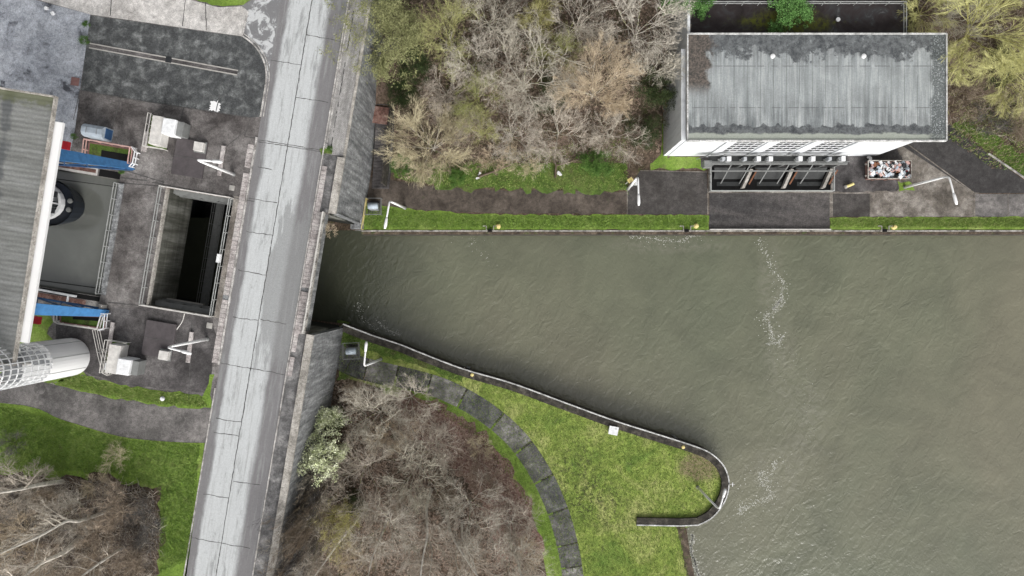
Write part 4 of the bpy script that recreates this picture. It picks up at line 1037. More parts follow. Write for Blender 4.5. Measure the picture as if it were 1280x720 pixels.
for k, (x, y, lab) in enumerate([(699, 219, 'white dumped rag at the edge of the grass under the leafless trees'), (1086, 197, 'small white lump beside the wall foot above the skip'), (598, 220, 'tiny white scrap at the grass edge below the tan tree')]):
    c = W(x, y, 0); m = MB(); rr = random.Random(k)
    for j in range(5): m.box(c + Vector((rr.uniform(-.2, .2), rr.uniform(-.35, .35), .1 + .04 * j)), (rr.uniform(.1, .35), rr.uniform(.1, .4), .12), rr.uniform(0, 3))
    tag(rebase(m.build('litter', 'chalk'), c), lab, 'litter')
# fallen trunk and sticks
t = thing('fallen_log', W(630, 214, 0), 'dark fallen log lying across the grass under the trees', 'log')
MB().tube([W(598, 221, .25), W(615, 215, .3), W(638, 206, .35)], .16, 8, .1).build('trunk', 'brown_bark', t); MB().tube([W(615, 215, .3), W(622, 219, .5)], .06, 6).build('stub', 'brown_bark', t)
t = thing('fallen_log', W(700, 205, 0), 'forked fallen log beside the white dumped rag', 'log')
MB().tube([W(694, 222, .3), W(695, 207, .4), W(692, 190, .5)], .14, 8, .1).build('trunk', 'brown_bark', t); MB().tube([W(695, 207, .4), W(720, 200, .4), W(735, 196, .3)], .12, 8, .06).build('limb', 'brown_bark', t)

# ------------------------------------------------------------------ skip with rubbish
c = W(1104, 214.5, 0); t = thing('skip', c, 'rusty open skip full of rubbish parked below the white building', 'skip')
m = MB(); hw, hl = 1.1, 2.65; 
def fr(s, z): return [(-hl * s, -hw), (hl * s, -hw), (hl * s, hw), (-hl * s, hw)]
i = len(m.v)
outer = [(x * .96, y * .96, .15) for x, y in fr(.92, 0)] + [(x, y, 1.45) for x, y in fr(1, 0)]
inner_ = [(x * .93, y * .92, .3) for x, y in fr(.92, 0)] + [(x * .975, y * .94, 1.45) for x, y in fr(1, 0)]
for q in ((0, 1, 5, 4), (1, 2, 6, 5), (2, 3, 7, 6), (3, 0, 4, 7)): m.face([c + Vector(outer[k]) for k in q]); m.face([c + Vector(inner_[k]) for k in q][::-1])
for k in range(4): m.face([c + Vector(outer[4 + k]), c + Vector(outer[4 + (k + 1) % 4]), c + Vector(inner_[4 + (k + 1) % 4]), c + Vector(inner_[4 + k])])
m.build('tub', 'skip_paint', t)
m = MB()
for s in (-1, 1):
    m.bar(c + Vector((-hl, s * hw, 1.48)), c + Vector((hl, s * hw, 1.48)), .1, .12); m.bar(c + Vector((s * hl, -hw, 1.48)), c + Vector((s * hl, hw, 1.48)), .1, .12)
m.build('rim', 'cap_stone', t)
for s in (-1, 1):
    for q in (-1.6, 0, 1.6): MB().box(c + Vector((q, s * 1.13, .8)), (.12, .12, 1.2)).build('rib', 'skip_paint', t)
for s in (-1, 1):
    for q in (-.7, .7): MB().tube([c + Vector((s * 2.6, q, 1.1)), c + Vector((s * 2.85, q, 1.1))], .09, 8).build('lifting_lug', 'cap_stone', t)
m = MB(); rr = random.Random(11)
for k in range(260):
    sx, sy = rr.uniform(.08, .6), rr.uniform(.08, .45)
    ax = Matrix.Rotation(rr.uniform(0, 3.14), 3, 'Z') @ Matrix.Rotation(rr.uniform(-.5, .5), 3, 'X')
    m.cur = rr.choices(range(8), (3, 3, 2, 1.2, .5, 2.4, .7, 2.5))[0]
    p = c + Vector((rr.uniform(-2.35, 2.35), rr.uniform(-.9, .9), 1.15 + rr.uniform(0, .45)))
    m.box(p, (sx, sy, rr.uniform(.03, .25)), tilt=ax)
m.mat(6).box(c + Vector((0, 0, .9)), (4.9, 2.0, .6))
o = m.build('rubbish', ['chalk', 'light_blue_panel', 'graffiti_grey', 'rust', 'red_paint', 'dark_metal', 'black', 'pink_rail']); tag(o, 'heap of mixed white, pink and dark rubbish filling the skip', 'rubbish', kind='stuff')
rebase(o, c + Vector((0, 0, 1.1)))

# ------------------------------------------------------------------ pumping station
ZB = 9.8
x0, x1, y0_, y1_ = 19.5, 45.4, 16.5, 28.05
ps = thing('pumping_station', (32, 22, 0), 'white flat-roofed building with stained grey roof beside the three water intakes', 'building')
m = MB()
WX = [(25.2, 28.7), (30.2, 33.7), (35.2, 38.7)]
# south wall built around the window openings
segs = [x0] + [q for w in WX for q in w] + [x1]
for k in range(0, len(segs), 2):
    a, b = segs[k], segs[k + 1]; m.box(((a + b) / 2, y0_ + .15, (ZB - .6) / 2), (b - a, .3, ZB - .6))
for a, b in WX: m.box(((a + b) / 2, y0_ + .15, 1.5), (b - a, .3, 3.0)); m.box(((a + b) / 2, y0_ + .15, 9.05), (b - a, .3, .29))
m.box((x0 + .15, (y0_ + .3 + 38) / 2, (ZB - .35) / 2), (.3, 38 - y0_ - .3, ZB - .35)); m.box((x1 - .15, (y0_ + .3 + y1_) / 2, (ZB - .62) / 2), (.3, y1_ - y0_ - .3, ZB - .62))
m.box(((x0 + x1) / 2 + .0, y1_ - .15, (ZB - .65) / 2), (x1 - x0 - .62, .3, ZB - .65))
m.box((x0 - .35, 21.6, 4.6), (.5, 10.2, 9.0))
m.build('wall', 'white_wall', ps)
for a, b in ((x0, WX[0][0]), (WX[0][1], WX[1][0]), (WX[1][1], WX[2][0]), (WX[2][1], WX[2][1] + 1.5)):
    MB().box((b - .5 if a == x0 else (a + b) / 2, y0_ - .08, 4.6), (1.0 if a == x0 else b - a - .3, .14, 9.1)).build('pilaster', 'white_wall', ps)
for a, b in WX:
    f = MB(); f.box(((a + b) / 2, y0_ - .01, 3.08), (b - a, .06, .14)); f.box(((a + b) / 2, y0_ - .01, 8.84), (b - a, .06, .14))
    for k in range(5): f.box((a + (b - a) * k / 4 + (.05 if k == 0 else -.05 if k == 4 else 0), y0_ - .012, 5.96), (.08, .03, 5.62))
    for k in range(1, 5): f.box(((a + b) / 2, y0_ - .02, 3 + 1.17 * k), (b - a - .02, .03, .2))
    w = f.build('window', 'white_paint', ps)
    g = MB().box(((a + b) / 2, y0_ + .03, 5.96), (b - a - .01, .03, 5.85)).build('pane', 'dark_glass', ps); g.parent = w
# roof slab in its own frame so the stains follow it
r = MB().box((14.25, 5.85, 0), (28.5, 11.7, .34)).build('roof', 'membrane_roof', ps)
r.data.transform(Matrix.Translation(Vector((32, 22, 0)))); r.location = Vector((19.5, 16.36, ZB - .18)) - Vector((32, 22, 0))
pt = MB(); X0, X1, Y0, Y1 = 19.42, 48.05, 16.3, 28.12
for a, b in (((X0, Y0), (X1, Y0)), ((X1, Y0), (X1, Y1)), ((X1, Y1), (X0, Y1)), ((X0, Y1), (X0, Y0))):
    pt.bar((*a, ZB - .1), (*b, ZB - .1), .16, .42)
pt.build('parapet', 'roof_edge', ps)
for x, y, lab in ((966, 70, 0), (1080, 70, 0)):
    c = W(x, y, ZB + .3); MB().lathe((c.x, c.y, ZB - .02), [(.12, 0), (.12, .2), (.26, .22), (.26, .34), (.1, .4)], 16).build('roof_vent', 'chalk', ps)
# annex with lower dark roof to the north
an = MB().box((12.6, 5, 0), (24.9, 9.7, .3)).build('annex_roof', 'annex_roof', ps)
an.data.transform(Matrix.Translation(Vector((32, 22, 0)))); an.location = Vector((19.9, 28.2, 7.7)) - Vector((32, 22, 0))
MB().box((32.3, 33, 3.75), (24.7, 9.5, 7.5)).build('annex_wall', 'grey_panel', ps)
c = W(1048, 24, 8.2); MB().lathe((c.x, c.y, 7.8), [(.12, 0), (.12, .25), (.24, .27), (.24, .38), (.1, .42)], 16).build('roof_vent', 'chalk', ps)
rr_ = MB(); a = W(870, 2, 8.9); b = W(1133, 2, 8.9); e = Vector((b.x, 28.3, 8.9))
for hh in (0, -.5): rr_.bar(a + Vector((0, 0, hh)), b + Vector((0, 0, hh)), .07); rr_.bar(b + Vector((0, 0, hh)), e + Vector((0, 0, hh)), .07)
for k in range(14): q = a.lerp(b, k / 13); rr_.bar(q, (q.x, q.y, 7.8), .06)
rr_.build('roof_railing', 'grey_steel', ps)
# faint grey scrawl on the west wall
gm = MB(); rr = random.Random(8); xx = x0 - .61
for k in range(16):
    y = 19.2 + k * .16; z = 2.6 + rr.uniform(-.3, .4); gm.bar((xx, y, z), (xx, y + rr.uniform(-.1, .25), z + rr.uniform(.5, 1.1)), .02, .07)
gm.build('wall_scrawl', 'graffiti_grey', ps)
# ---- intake basin with gates and hoists
ib = thing('water_intake', (32.2, 13.6, 0), 'railed concrete water intake with three dark bays in front of the white building', 'water intake')
bx0, bx1, by0, by1 = 24.75, 39.8, 12.15, 15.1
m = MB(); m.box((bx0 - .12, (by0 + by1) / 2, .05), (.24, by1 - by0, .22)); m.box((bx1 + .12, (by0 + by1) / 2, .05), (.24, by1 - by0, .22)); m.box(((bx0 + bx1) / 2, by0 - .14, .05), (bx1 - bx0 + .5, .26, .22))
m.build('basin_kerb', 'yard_concrete', ib)
MB().sheet([(bx0, by0), (bx1, by0), (bx1, by1), (bx0, by1)], .03).build('dark_water', 'black', ib)
m = MB()
for k in range(3): m.box((bx0 + 2.4 + k * 5.0, 13.0, .07), (3.1, .5 , .05)); 
m.build('silt', 'grating', ib)
for k in range(3):
    xa = bx0 + .2 + k * 5.03
    g = MB(); g.face([(xa + .1, 14.9, .9), (xa + 4.0, 14.9, .9), (xa + 3.7, 13.6, .08), (xa + .3, 13.6, .08)])
    for j in range(22): q = xa + .25 + j * .165; g.bar((q, 14.86, .92), (q, 13.62, .12), .035)
    g.build('trash_rack', 'grating', ib)
for k, x in enumerate((29.35, 34.4, 39.3)):
    MB().prism([(x - .85, 12.45), (x - .5, 12.4), (x + .55, 14.7), (x + .2, 14.8)], .04, .75).build('divider', 'cap_stone', ib)
    MB().bar((x + .1, 12.9, .5), (x + .95, 14.6, .9), .16).build('gate_arm', 'rust', ib)
m = MB(); m.box((32.2, 15.55, 2.5), (16.8, .9, .12)); m.build('walkway', 'grating', ib)
m = MB(); m.bar((23.6, 15.05, 2.6), (40.6, 15.05, 2.6), .18, .3); m.bar((24.4, 14.3, 1.9), (39.6, 14.3, 1.9), .14, .2); m.box((23.7, 15.0, 2.4), (.9, .8, 1.0))
for x in (24.4, 28.0, 29.6, 33.0, 34.8, 38.0, 39.8): m.bar((x, 15.05, 2.5), (x, 15.05, 0), .2)
m.build('beam', 'dull_steel', ib)
m = MB()
for hh in (3.0, 3.5): m.bar((23.9, 15.15, hh), (40.5, 15.15, hh), .05); m.bar((23.9, 15.95, hh), (40.5, 15.95, hh), .05)
for k in range(14): m.bar((24 + k * 1.26, 15.15, 2.5), (24 + k * 1.26, 15.15, 3.5), .05)
for x in (26.6, 28.9, 31.4, 33.6, 36.5): m.bar((x, 15.0, 2.6), (x - .6, 13.0, .3), .1)
m.build('walkway_rail', 'dull_steel', ib)
for x in (904, 911, 931, 948, 963, 1000, 1016, 1037, 1053.5):
    big = x in (911, 948, 963, 1000, 1016, 1053.5); c = W(x, 200, 3.4); s = .5 if big else .38
    b = MB().box((c.x, 15.5, 3.1), (s, s * 1.15, 1.0)).build('hoist_box', 'white_paint' if big else 'graffiti_grey', ib, bevel=.03)
    q = MB().tube([(c.x - .45, 15.5, 2.8), (c.x + .45, 15.5, 2.8)], .12, 8).build('gear_shaft', 'dull_steel', ib); q.parent = b
m = MB(); ra, rb = .85, .45
for hh in (ra, rb): m.bar((bx0 - .1, 15.0, hh), (bx0 - .1, by0 - .1, hh), .09); m.bar((bx0 - .1, by0 - .1, hh), (bx1 + .1, by0 - .1, hh), .09); m.bar((bx1 + .1, by0 - .1, hh), (bx1 + .1, 15.0, hh), .09)
for k in range(11): q = bx0 - .1 + k * (bx1 - bx0 + .2) / 10; m.bar((q, by0 - .1, 0), (q, by0 - .1, ra), .09)
for x in (bx0 - .1, bx1 + .1):
    for y in (13.1, 14.1): m.bar((x, y, 0), (x, y, ra), .09)
m.build('basin_railing', 'grey_steel', ib)
m = MB(); rr = random.Random(6)       # tangle of pipes below the windows
for k in range(26): x = rr.uniform(24, 40); z = rr.uniform(.6, 2.0); m.bar((x, 16.3, z), (x + rr.uniform(-1.5, 1.5), 15.9, z + rr.uniform(-.3, .3)), rr.uniform(.04, .12))
m.build('pipework', 'dull_steel', ib)
patch('service_strip', [(23.6, 15.1), (40.6, 15.1), (40.6, 16.4), (23.6, 16.4)], .028, 'dark_concrete')

# ------------------------------------------------------------------ vegetation
def rvec(r): return Vector((r.gauss(0, 1), r.gauss(0, 1), r.gauss(0, 1))).normalized()
class Tree:
    def __init__(s, seed, leafy=None, wid=1.0):
        s.r = random.Random(seed); s.trunk = MB(); s.crown = MB(); s.tips = []; s.wid = wid
    def ribbon(s, mb, pts, w0, w1):
        r = s.r; d = (pts[-1] - pts[0]); n = d.cross(rvec(r)); n = n.normalized() if n.length > 1e-6 else Vector((1, 0, 0))
        for k in range(len(pts) - 1):
            a, b = pts[k], pts[k + 1]; t0 = k / (len(pts) - 1); t1 = (k + 1) / (len(pts) - 1)
            wa = (w0 + (w1 - w0) * t0) / 2; wb = (w0 + (w1 - w0) * t1) / 2
            if k == len(pts) - 2 and w1 < .004: mb.face([a - n * wa, a + n * wa, b])
            else: mb.face([a - n * wa, a + n * wa, b + n * wb, b - n * wb])
    def rec(s, p, d, L, w, lev, prm):
        r = s.r; nseg = 4 if lev <= 1 else 3 if lev == 2 else 2 if lev < prm['depth'] else 1
        pts = [p]; dd = d.copy()
        for k in range(nseg):
            dd = (dd + rvec(r) * prm['wig'] + Vector((0, 0, prm['up'][min(lev, len(prm['up']) - 1)]))).normalized(); pts.append(pts[-1] + dd * L / nseg)
        if lev <= 1: s.trunk.tube(pts, w / 2, 6, w * .22, cap=False)
        elif lev == 2: s.crown.tube(pts, w / 2, 3, w * .2, cap=False)
        else: s.ribbon(s.crown, pts, w, .003 if lev >= prm['depth'] - 1 else w * .45)
        if lev >= prm['depth']: s.tips.append(pts[-1]); return
        nc = prm['n'][lev]
        for k in range(nc):
            t = (k + r.uniform(.2, 1)) / nc; t = prm['t0'] + (1 - prm['t0']) * t if lev <= 1 else .2 + .8 * t
            f = t * nseg; i = min(int(f), nseg - 1); q = pts[i].lerp(pts[i + 1], min(1, f - i)); ax = (pts[i + 1] - pts[i]).normalized()
            side = ax.cross(rvec(r)).normalized(); a = r.uniform(*prm['ang'])
            cd = (ax * math.cos(a) + side * math.sin(a)).normalized()
            s.rec(q, cd, L * r.uniform(*prm['ratio']) * (1.15 - .45 * t), prm['w'][min(lev + 1, len(prm['w']) - 1)] * s.wid, lev + 1, prm)
    def start(s, Hh, Rr, stems, prm, trunk_h=.3, tw=.3, elev=(25, 70), lean=None):
        r = s.r; lean = lean or Vector((0, 0, 0)); top = Vector((0, 0, Hh * trunk_h)) + lean * trunk_h
        base = [Vector((0, 0, -.3)), Vector((r.uniform(-.1, .1), r.uniform(-.1, .1), Hh * trunk_h * .5)) + lean * trunk_h * .35, top]
        s.trunk.tube(base, tw / 2, 8, tw * .36, cap=False)
        for k in range(stems):
            az = 2 * math.pi * (k + r.uniform(-.3, .3)) / stems; el = math.radians(r.uniform(*elev))
            d = Vector((math.cos(az) * math.cos(el), math.sin(az) * math.cos(el), math.sin(el)))
            q = base[1].lerp(base[2], r.uniform(.1, 1))
            L = min((Hh - q.z) / max(.3, math.sin(el)), Rr / max(.2, math.cos(el))) * r.uniform(.8, 1.05)
            s.rec(q, d, L, tw * .42, 1, prm)
    def leaves(s, n, spread, size, shell=None):
        r = s.r
        for t in s.tips:
            for _ in range(n):
                c = t + rvec(r) * spread * r.random() ** .5; a = rvec(r) * size; b = a.cross(rvec(r)).normalized() * size * .55
                a.z *= .5; s.crown.face([c - a, c + b, c + a, c - b])

BASE = dict(depth=5, wig=.22, up=(.1, .05, .06, .04, .02, .02), n=(6, 8, 7, 5, 4), t0=.25, ang=(.35, .95), ratio=(.45, .68), w=(.2, .12, .06, .04, .026, .022))
def prm(**k): d = dict(BASE); d.update(k); return d
SP = {}
def species(name, variants, tm, cm, fn):
    out = []
    for i in range(variants):
        t = Tree(hash_(name) + i * 17); fn(t, i)
        trk = t.trunk.build('trunk', tm); crn = t.crown.build('crown', cm)
        out.append((trk.data, crn.data)); bpy.data.objects.remove(trk); bpy.data.objects.remove(crn)
    SP[name] = out
def hash_(s): return sum(ord(c) * (i + 3) for i, c in enumerate(s))
species('grey', 3, 'grey_bark', 'grey_twig', lambda t, i: t.start(10, 4.6, 7, prm(n=(6, 7, 6, 5, 5), w=(.24, .15, .085, .048, .028, .024)), .28, .32))
species('pink', 2, 'grey_bark', 'pink_twig', lambda t, i: t.start(9, 4.2, 8, prm(n=(6, 7, 6, 5, 5), w=(.24, .15, .085, .048, .028, .024)), .25, .28))
species('tan', 2, 'grey_bark', 'tan_twig', lambda t, i: t.start(8.5, 4.8, 10, prm(n=(6, 9, 7, 6, 5), wig=.16, ang=(.25, .7), up=(.1, .1, .08, .06, .04)), .2, .28, (20, 75)))
species('moss', 2, 'yellow_bark', 'moss_twig', lambda t, i: t.start(9, 4.2, 7, prm(n=(6, 7, 6, 5, 5), wig=.28), .3, .3))
species('willow', 2, 'yellow_bark', 'yellow_twig', lambda t, i: t.start(10, 5.6, 9, prm(n=(6, 9, 6, 6, 5), wig=.14, ang=(.2, .6), up=(.1, 0, -.05, -.08, -.1), w=(.2, .14, .08, .055, .035, .03)), .28, .4, (15, 65)))
species('birch', 3, 'birch_bark', 'grey_twig', lambda t, i: t.start(12, 2.8, 6, prm(n=(5, 6, 5, 4, 3), ang=(.3, .8)), .62, .36, (35, 75), lean=Vector((R.uniform(-1.5, 1.5), R.uniform(-1.5, 1.5), 0))))
species('scrub', 3, 'brown_bark', 'brown_twig', lambda t, i: t.start(3.6, 2.6, 9, prm(depth=4, n=(6, 8, 7, 6), w=(.1, .07, .045, .032, .026)), .12, .14, (15, 80)))
species('paleshrub', 2, 'grey_bark', 'tan_twig', lambda t, i: t.start(4.0, 2.6, 10, prm(depth=4, n=(6, 8, 7, 6), w=(.1, .06, .04, .03, .024)), .12, .14, (15, 80)))
species('bramble', 2, 'brown_bark', 'dark_twig', lambda t, i: t.start(4.5, 3.6, 10, prm(depth=4, n=(6, 9, 7, 6), wig=.4, w=(.1, .07, .05, .034, .028)), .15, .14, (10, 70)))
def lf(H_, R_, st, n, sp, sz, **k):
    def f(t, i):
        t.start(H_, R_, st, prm(depth=3, n=(6, 9, 8, 6), **k), .15, .25, (10, 80)); t.leaves(n, sp, sz)
    return f
species('olive', 1, 'brown_bark', 'olive_leaf', lf(9, 4.6, 11, 30, .65, .1))
species('bright', 2, 'brown_bark', 'bright_leaf', lf(6, 3.6, 10, 18, .5, .13))
species('blossom', 1, 'brown_bark', 'blossom', lf(4.2, 2.9, 10, 22, .42, .11))
species('yellowbush', 1, 'yellow_bark', 'yellow_leaf', lf(4, 2.2, 8, 20, .35, .05))
species('ivy', 2, 'brown_bark', 'ivy_leaf', lf(4.0, 2.8, 9, 12, .4, .085))
species('greenbush', 2, 'brown_bark', 'shrub_leaf', lf(2.4, 2.0, 8, 9, .4, .08))
HT = dict(grey=10, pink=9, tan=8.5, moss=9, willow=10, birch=12, scrub=3.6, paleshrub=4, bramble=4.5, olive=9, bright=6, blossom=4.2, yellowbush=4, ivy=4, greenbush=2.4)
RADM = dict(grey=5.0, pink=4.6, tan=5.2, moss=4.6, willow=6.2, birch=3.6, scrub=2.8, paleshrub=2.8, bramble=3.8, olive=5.0, bright=3.9, blossom=3.1, yellowbush=2.4, ivy=3, greenbush=2.2)
cnt = {}
def plant(sp, x, y, rpx, label, up_=False, group=None, base=False, name=None, zoff=0, hs=1.0, z00=None):
    """stand a tree where its crown is seen; rpx = crown radius in the photo"""
    z0 = z00 if z00 is not None else ZU if up_ else 0.0
    for _ in range(3):
        sc = rpx * (H - z0 - 6) / F / RADM[sp]
        zc = z0 if base else z0 + HT[sp] * sc * hs * .6
        p = W(x, y, zc); z0 = z00 if z00 is not None else ZU if up_ else gz(p.x, p.y)
    i = cnt.get(sp, 0); cnt[sp] = i + 1; td, cd = SP[sp][i % len(SP[sp])]
    shrub = sp in ('scrub', 'paleshrub', 'bramble', 'bright', 'blossom', 'yellowbush', 'ivy', 'greenbush')
    nm = name or ('shrub' if shrub else dict(birch='birch_tree', willow='willow_tree').get(sp, 'bare_tree' if sp != 'olive' else 'olive_green_tree'))
    o = bpy.data.objects.new(nm, None); COL.objects.link(o); o.location = (p.x, p.y, z0 - .05 + zoff)
    s = sc; o.scale = (s, s, s * hs * R.uniform(.95, 1.05)); o.rotation_euler = (0, 0, R.uniform(0, 6.28)); o.empty_display_size = .3
    tag(o, label, 'shrub' if shrub else 'tree', group)
    for nm2, dt in (('trunk', td), ('crown', cd)):
        c = bpy.data.objects.new(nm2, dt); COL.objects.link(c); c.parent = o
    return o
GN = 'trees of the grove north of the canal'
for r_ in [
 ('olive', 478, 45, 50, 'dense olive-green tree overhanging the retaining wall at the top'),
 ('tan', 538, 178, 52, 'broad straw-coloured leafless tree by the stairs above the towpath'),
 ('tan', 745, 108, 55, 'large tan leafless tree, roundest of the north grove'),
 ('grey', 655, 95, 52, 'tall grey leafless tree in the middle of the north grove'),
 ('grey', 800, 30, 50, 'grey leafless tree at the top, left of the white building'),
 ('grey', 610, 20, 40, 'grey leafless tree at the top edge between two mossy trees'),
 ('moss', 560, 45, 42, 'moss-green tree at the top, right of the dense olive tree'),
 ('yellowbush', 672, 20, 22, 'small yellow-green bushy tree at the top of the north grove'),
 ('pink', 555, 112, 30, 'small pinkish bare tree above the straw-coloured tree'),
 ('moss', 597, 118, 30, 'crooked yellow-mossed tree between pink and grey crowns'),
 ('pink', 620, 100, 32, 'pinkish-grey bare tree left of the tall grey one'),
 ('pink', 700, 160, 40, 'pinkish bare tree in front of the large tan tree'),
 ('grey', 640, 165, 38, 'grey bare tree near the lower grove edge, centre'),
 ('moss', 600, 160, 28, 'mossy green small tree near the lower grove edge'),
 ('pink', 578, 155, 26, 'small pale pinkish tree right of the straw-coloured tree'),
 ('pink', 725, 25, 42, 'pinkish bare tree at the top, right of the yellow-green one'),
 ('grey', 590, 75, 34, 'grey bare tree above the crooked mossed tree'),
 ('moss', 700, 65, 30, 'greenish mossed tree between two grey crowns'),
 ('grey', 815, 85, 34, 'dark-footed grey tree beside the west wall of the building'),
 ('ivy', 820, 115, 26, 'dark ivy-covered shrub beside the west wall of the building'),
 ('ivy', 805, 165, 22, 'dark ivy shrub at the path edge left of the building'),
 ('ivy', 520, 85, 24, 'dark ivy shrub beneath the mossy trees by the stairs'),
 ('ivy', 690, 120, 22, 'dark ivy shrub deep between the grey and tan trees'),
 ('ivy', 503, 120, 20, 'dark evergreen shrub squeezed beside the staircase'),
 ('scrub', 530, 215, 18, 'low brown scrub bush at the towpath edge under the straw-coloured tree'),
 ('paleshrub', 655, 200, 22, 'low pale bush at the lower edge of the grove'),
 ('paleshrub', 620, 196, 20, 'low pale bush left of the dumped rag'),
 ('scrub', 740, 180, 22, 'brown scrub bush under the large tan tree'),
 ('greenbush', 745, 205, 22, 'low green bush in the grass near the white rag'),
 ('greenbush', 500, 205, 14, 'low green bush at the bottom of the stairs'),
 ('pink', 765, 165, 28, 'thin pinkish tree at the right flank of the large tan tree'),
 ('greenbush', 570, 222, 12, 'small green tuft bush by the towpath below the straw-coloured tree')]:
    plant(*r_, group=GN if r_[0] not in ('bright',) else None)
plant('bright', 862, -2, 24, 'bright green bush top left of the building', z00=6.5); plant('bright', 982, -2, 36, 'rounded bright green bush over the dark annex roof', z00=7.7, hs=.7)
GE = 'willows and scrub east of the building'
for r_ in [
 ('willow', 1235, 30, 66, 'large yellow willow at the top right corner'),
 ('willow', 1160, 10, 34, 'yellow-green willow just above the building corner'),
 ('willow', 1275, 95, 44, 'yellow willow cut by the right edge of the picture'),
 ('willow', 1195, 80, 26, 'small yellow willow hugging the building east wall'),
 ('grey', 1200, 12, 34, 'grey bare tree among the willows at the top'),
 ('scrub', 1215, 120, 26, 'brown scrub bush below the willows'),
 ('paleshrub', 1270, 130, 22, 'pale bush at the right edge below the willows'),
 ('bramble', 1240, 152, 24, 'tangled pinkish brushwood above the driveway'),
 ('scrub', 1275, 165, 22, 'brown brush at the right edge above the driveway'),
 ('ivy', 1250, 85, 24, 'dark shrub beneath the large yellow willow'),
 ('moss', 1115, -20, 30, 'mossy tree beyond the annex railing')]:
    plant(*r_, group=GE)
GS = 'bare trees of the wood south of the canal'
for r_ in [
 ('blossom', 402, 549, 35, 'white-blossoming shrub against the southern road wall'),
 ('greenbush', 415, 522, 16, 'green bush just above the white-blossoming shrub'),
 ('yellowbush', 422, 653, 25, 'yellow-green bush among brown brambles near the road wall'),
 ('grey', 470, 520, 42, 'grey bare tree at the northern tip of the south wood'),
 ('paleshrub', 492, 545, 26, 'pale bush in the upper part of the south wood'),
 ('pink', 510, 500, 34, 'pinkish bare tree beside the slab path at the top of the wood'),
 ('pink', 450, 590, 42, 'pinkish bare tree right of the white blossom'),
 ('grey', 520, 590, 44, 'grey bare tree in the centre of the south wood'),
 ('grey', 585, 640, 44, 'grey bare tree in the lower centre of the south wood'),
 ('pink', 640, 660, 32, 'pinkish bare tree at the east flank of the south wood'),
 ('pink', 545, 560, 28, 'pinkish bare tree above the wood centre near the leaf litter'),
 ('grey', 480, 660, 44, 'grey bare tree low in the wood, right of the yellow bush'),
 ('pink', 530, 690, 40, 'pinkish bare tree at the bottom centre of the wood'),
 ('grey', 640, 700, 40, 'grey bare tree at the bottom right of the wood'),
 ('bramble', 372, 620, 32, 'dark bramble thicket against the road wall'),
 ('bramble', 365, 655, 26, 'dark bramble thicket left of the yellow bush'),
 ('bramble', 385, 590, 26, 'dark bramble thicket under the white blossom'),
 ('scrub', 445, 490, 22, 'brown bush at the north-west corner of the south wood'),
 ('scrub', 610, 600, 22, 'brown bush by the pink leaf litter'),
 ('scrub', 560, 620, 22, 'brown bush amid the birch trunks'),
 ('scrub', 500, 625, 22, 'brown bush left of the birch trunks'),
 ('scrub', 590, 700, 24, 'brown bush at the bottom of the wood, between grey trees'),
 ('ivy', 445, 630, 16, 'dark ivy bush right of the yellow bush'),
 ('paleshrub', 660, 690, 20, 'pale bush at the south-east flank of the wood'),
 ('paleshrub', 345+95, 700, 24, 'pale bush near the bottom beside the leaning white trunk'),
 ('paleshrub', 600, 560, 16, 'pale bush at the edge of the leaf litter')]:
    plant(*r_, group=GS, hs=1.7 if r_[0] in ('blossom', 'yellowbush') else 1.0)
GB = 'birches with pale trunks'
def birch(pts, zt, w, label, up_=False, seed=1):
    """leaning birch whose bare white trunk shows from above: pts = photo points from foot to tip"""
    z0 = ZU if up_ else 0.0; n = len(pts); t = Tree(900 + seed)
    P3 = [W(x, y, z0 + (zt - z0) * (k / (n - 1)) ** .8) for k, (x, y) in enumerate(pts)]; b = P3[0].copy()
    L = smooth_line([p - b for p in P3], 5); m = len(L) - 1
    w *= 1.35; t.trunk.tube(L, [w * (1 - .8 * k / m) for k in range(m + 1)], 7, cap=False)
    q = prm(n=(5, 6, 6, 5, 4), ang=(.3, .8))
    for k in range(13):
        f = .3 + .7 * (k + t.r.random()) / 13; i = min(int(f * m), m - 1); ax = (L[i + 1] - L[i]).normalized(); sd = ax.cross(rvec(t.r)).normalized()
        t.rec(L[i], (ax * .5 + sd + Vector((0, 0, .3))).normalized(), t.r.uniform(1.6, 3.4), .12, 2, q)
    o = bpy.data.objects.new('birch_tree', None); COL.objects.link(o); o.location = b; o['_w'] = (0, 0, 0); o.empty_display_size = .3; tag(o, label, 'tree', GB)
    t.trunk.build('trunk', 'birch_bark', o); t.crown.build('crown', 'pink_twig', o)
for k, a in enumerate([
 ([(539, 612), (533, 635), (534, 668), (528, 700), (524, 740)], 9, .17, 'white-trunked birch, upper one of the cluster in the south wood'),
 ([(558, 640), (563, 665), (577, 690), (598, 722), (610, 740)], 8, .16, 'white-trunked birch bending to the right in the south wood'),
 ([(577, 655), (579, 675), (590, 700), (600, 730)], 7, .12, 'slim white birch right of the bending one'),
 ([(638, 678), (645, 695), (652, 722), (660, 745)], 7, .15, 'white-trunked birch nearest the slab path'),
 ([(458, 632), (442, 655), (422, 680), (396, 716), (380, 735)], 8, .17, 'leaning white birch right of the yellow bush'),
 ([(487, 636), (478, 665), (466, 695), (458, 730)], 9, .13, 'slim leaning birch in the lower middle of the south wood'),
 ([(573, 678), (570, 700), (578, 730)], 6, .13, 'slim birch lowest of the white trunk cluster'),
 ([(533, 662), (540, 690), (536, 725)], 7, .1, 'thin forked birch beside the upper white trunk')]): birch(*a, seed=k)
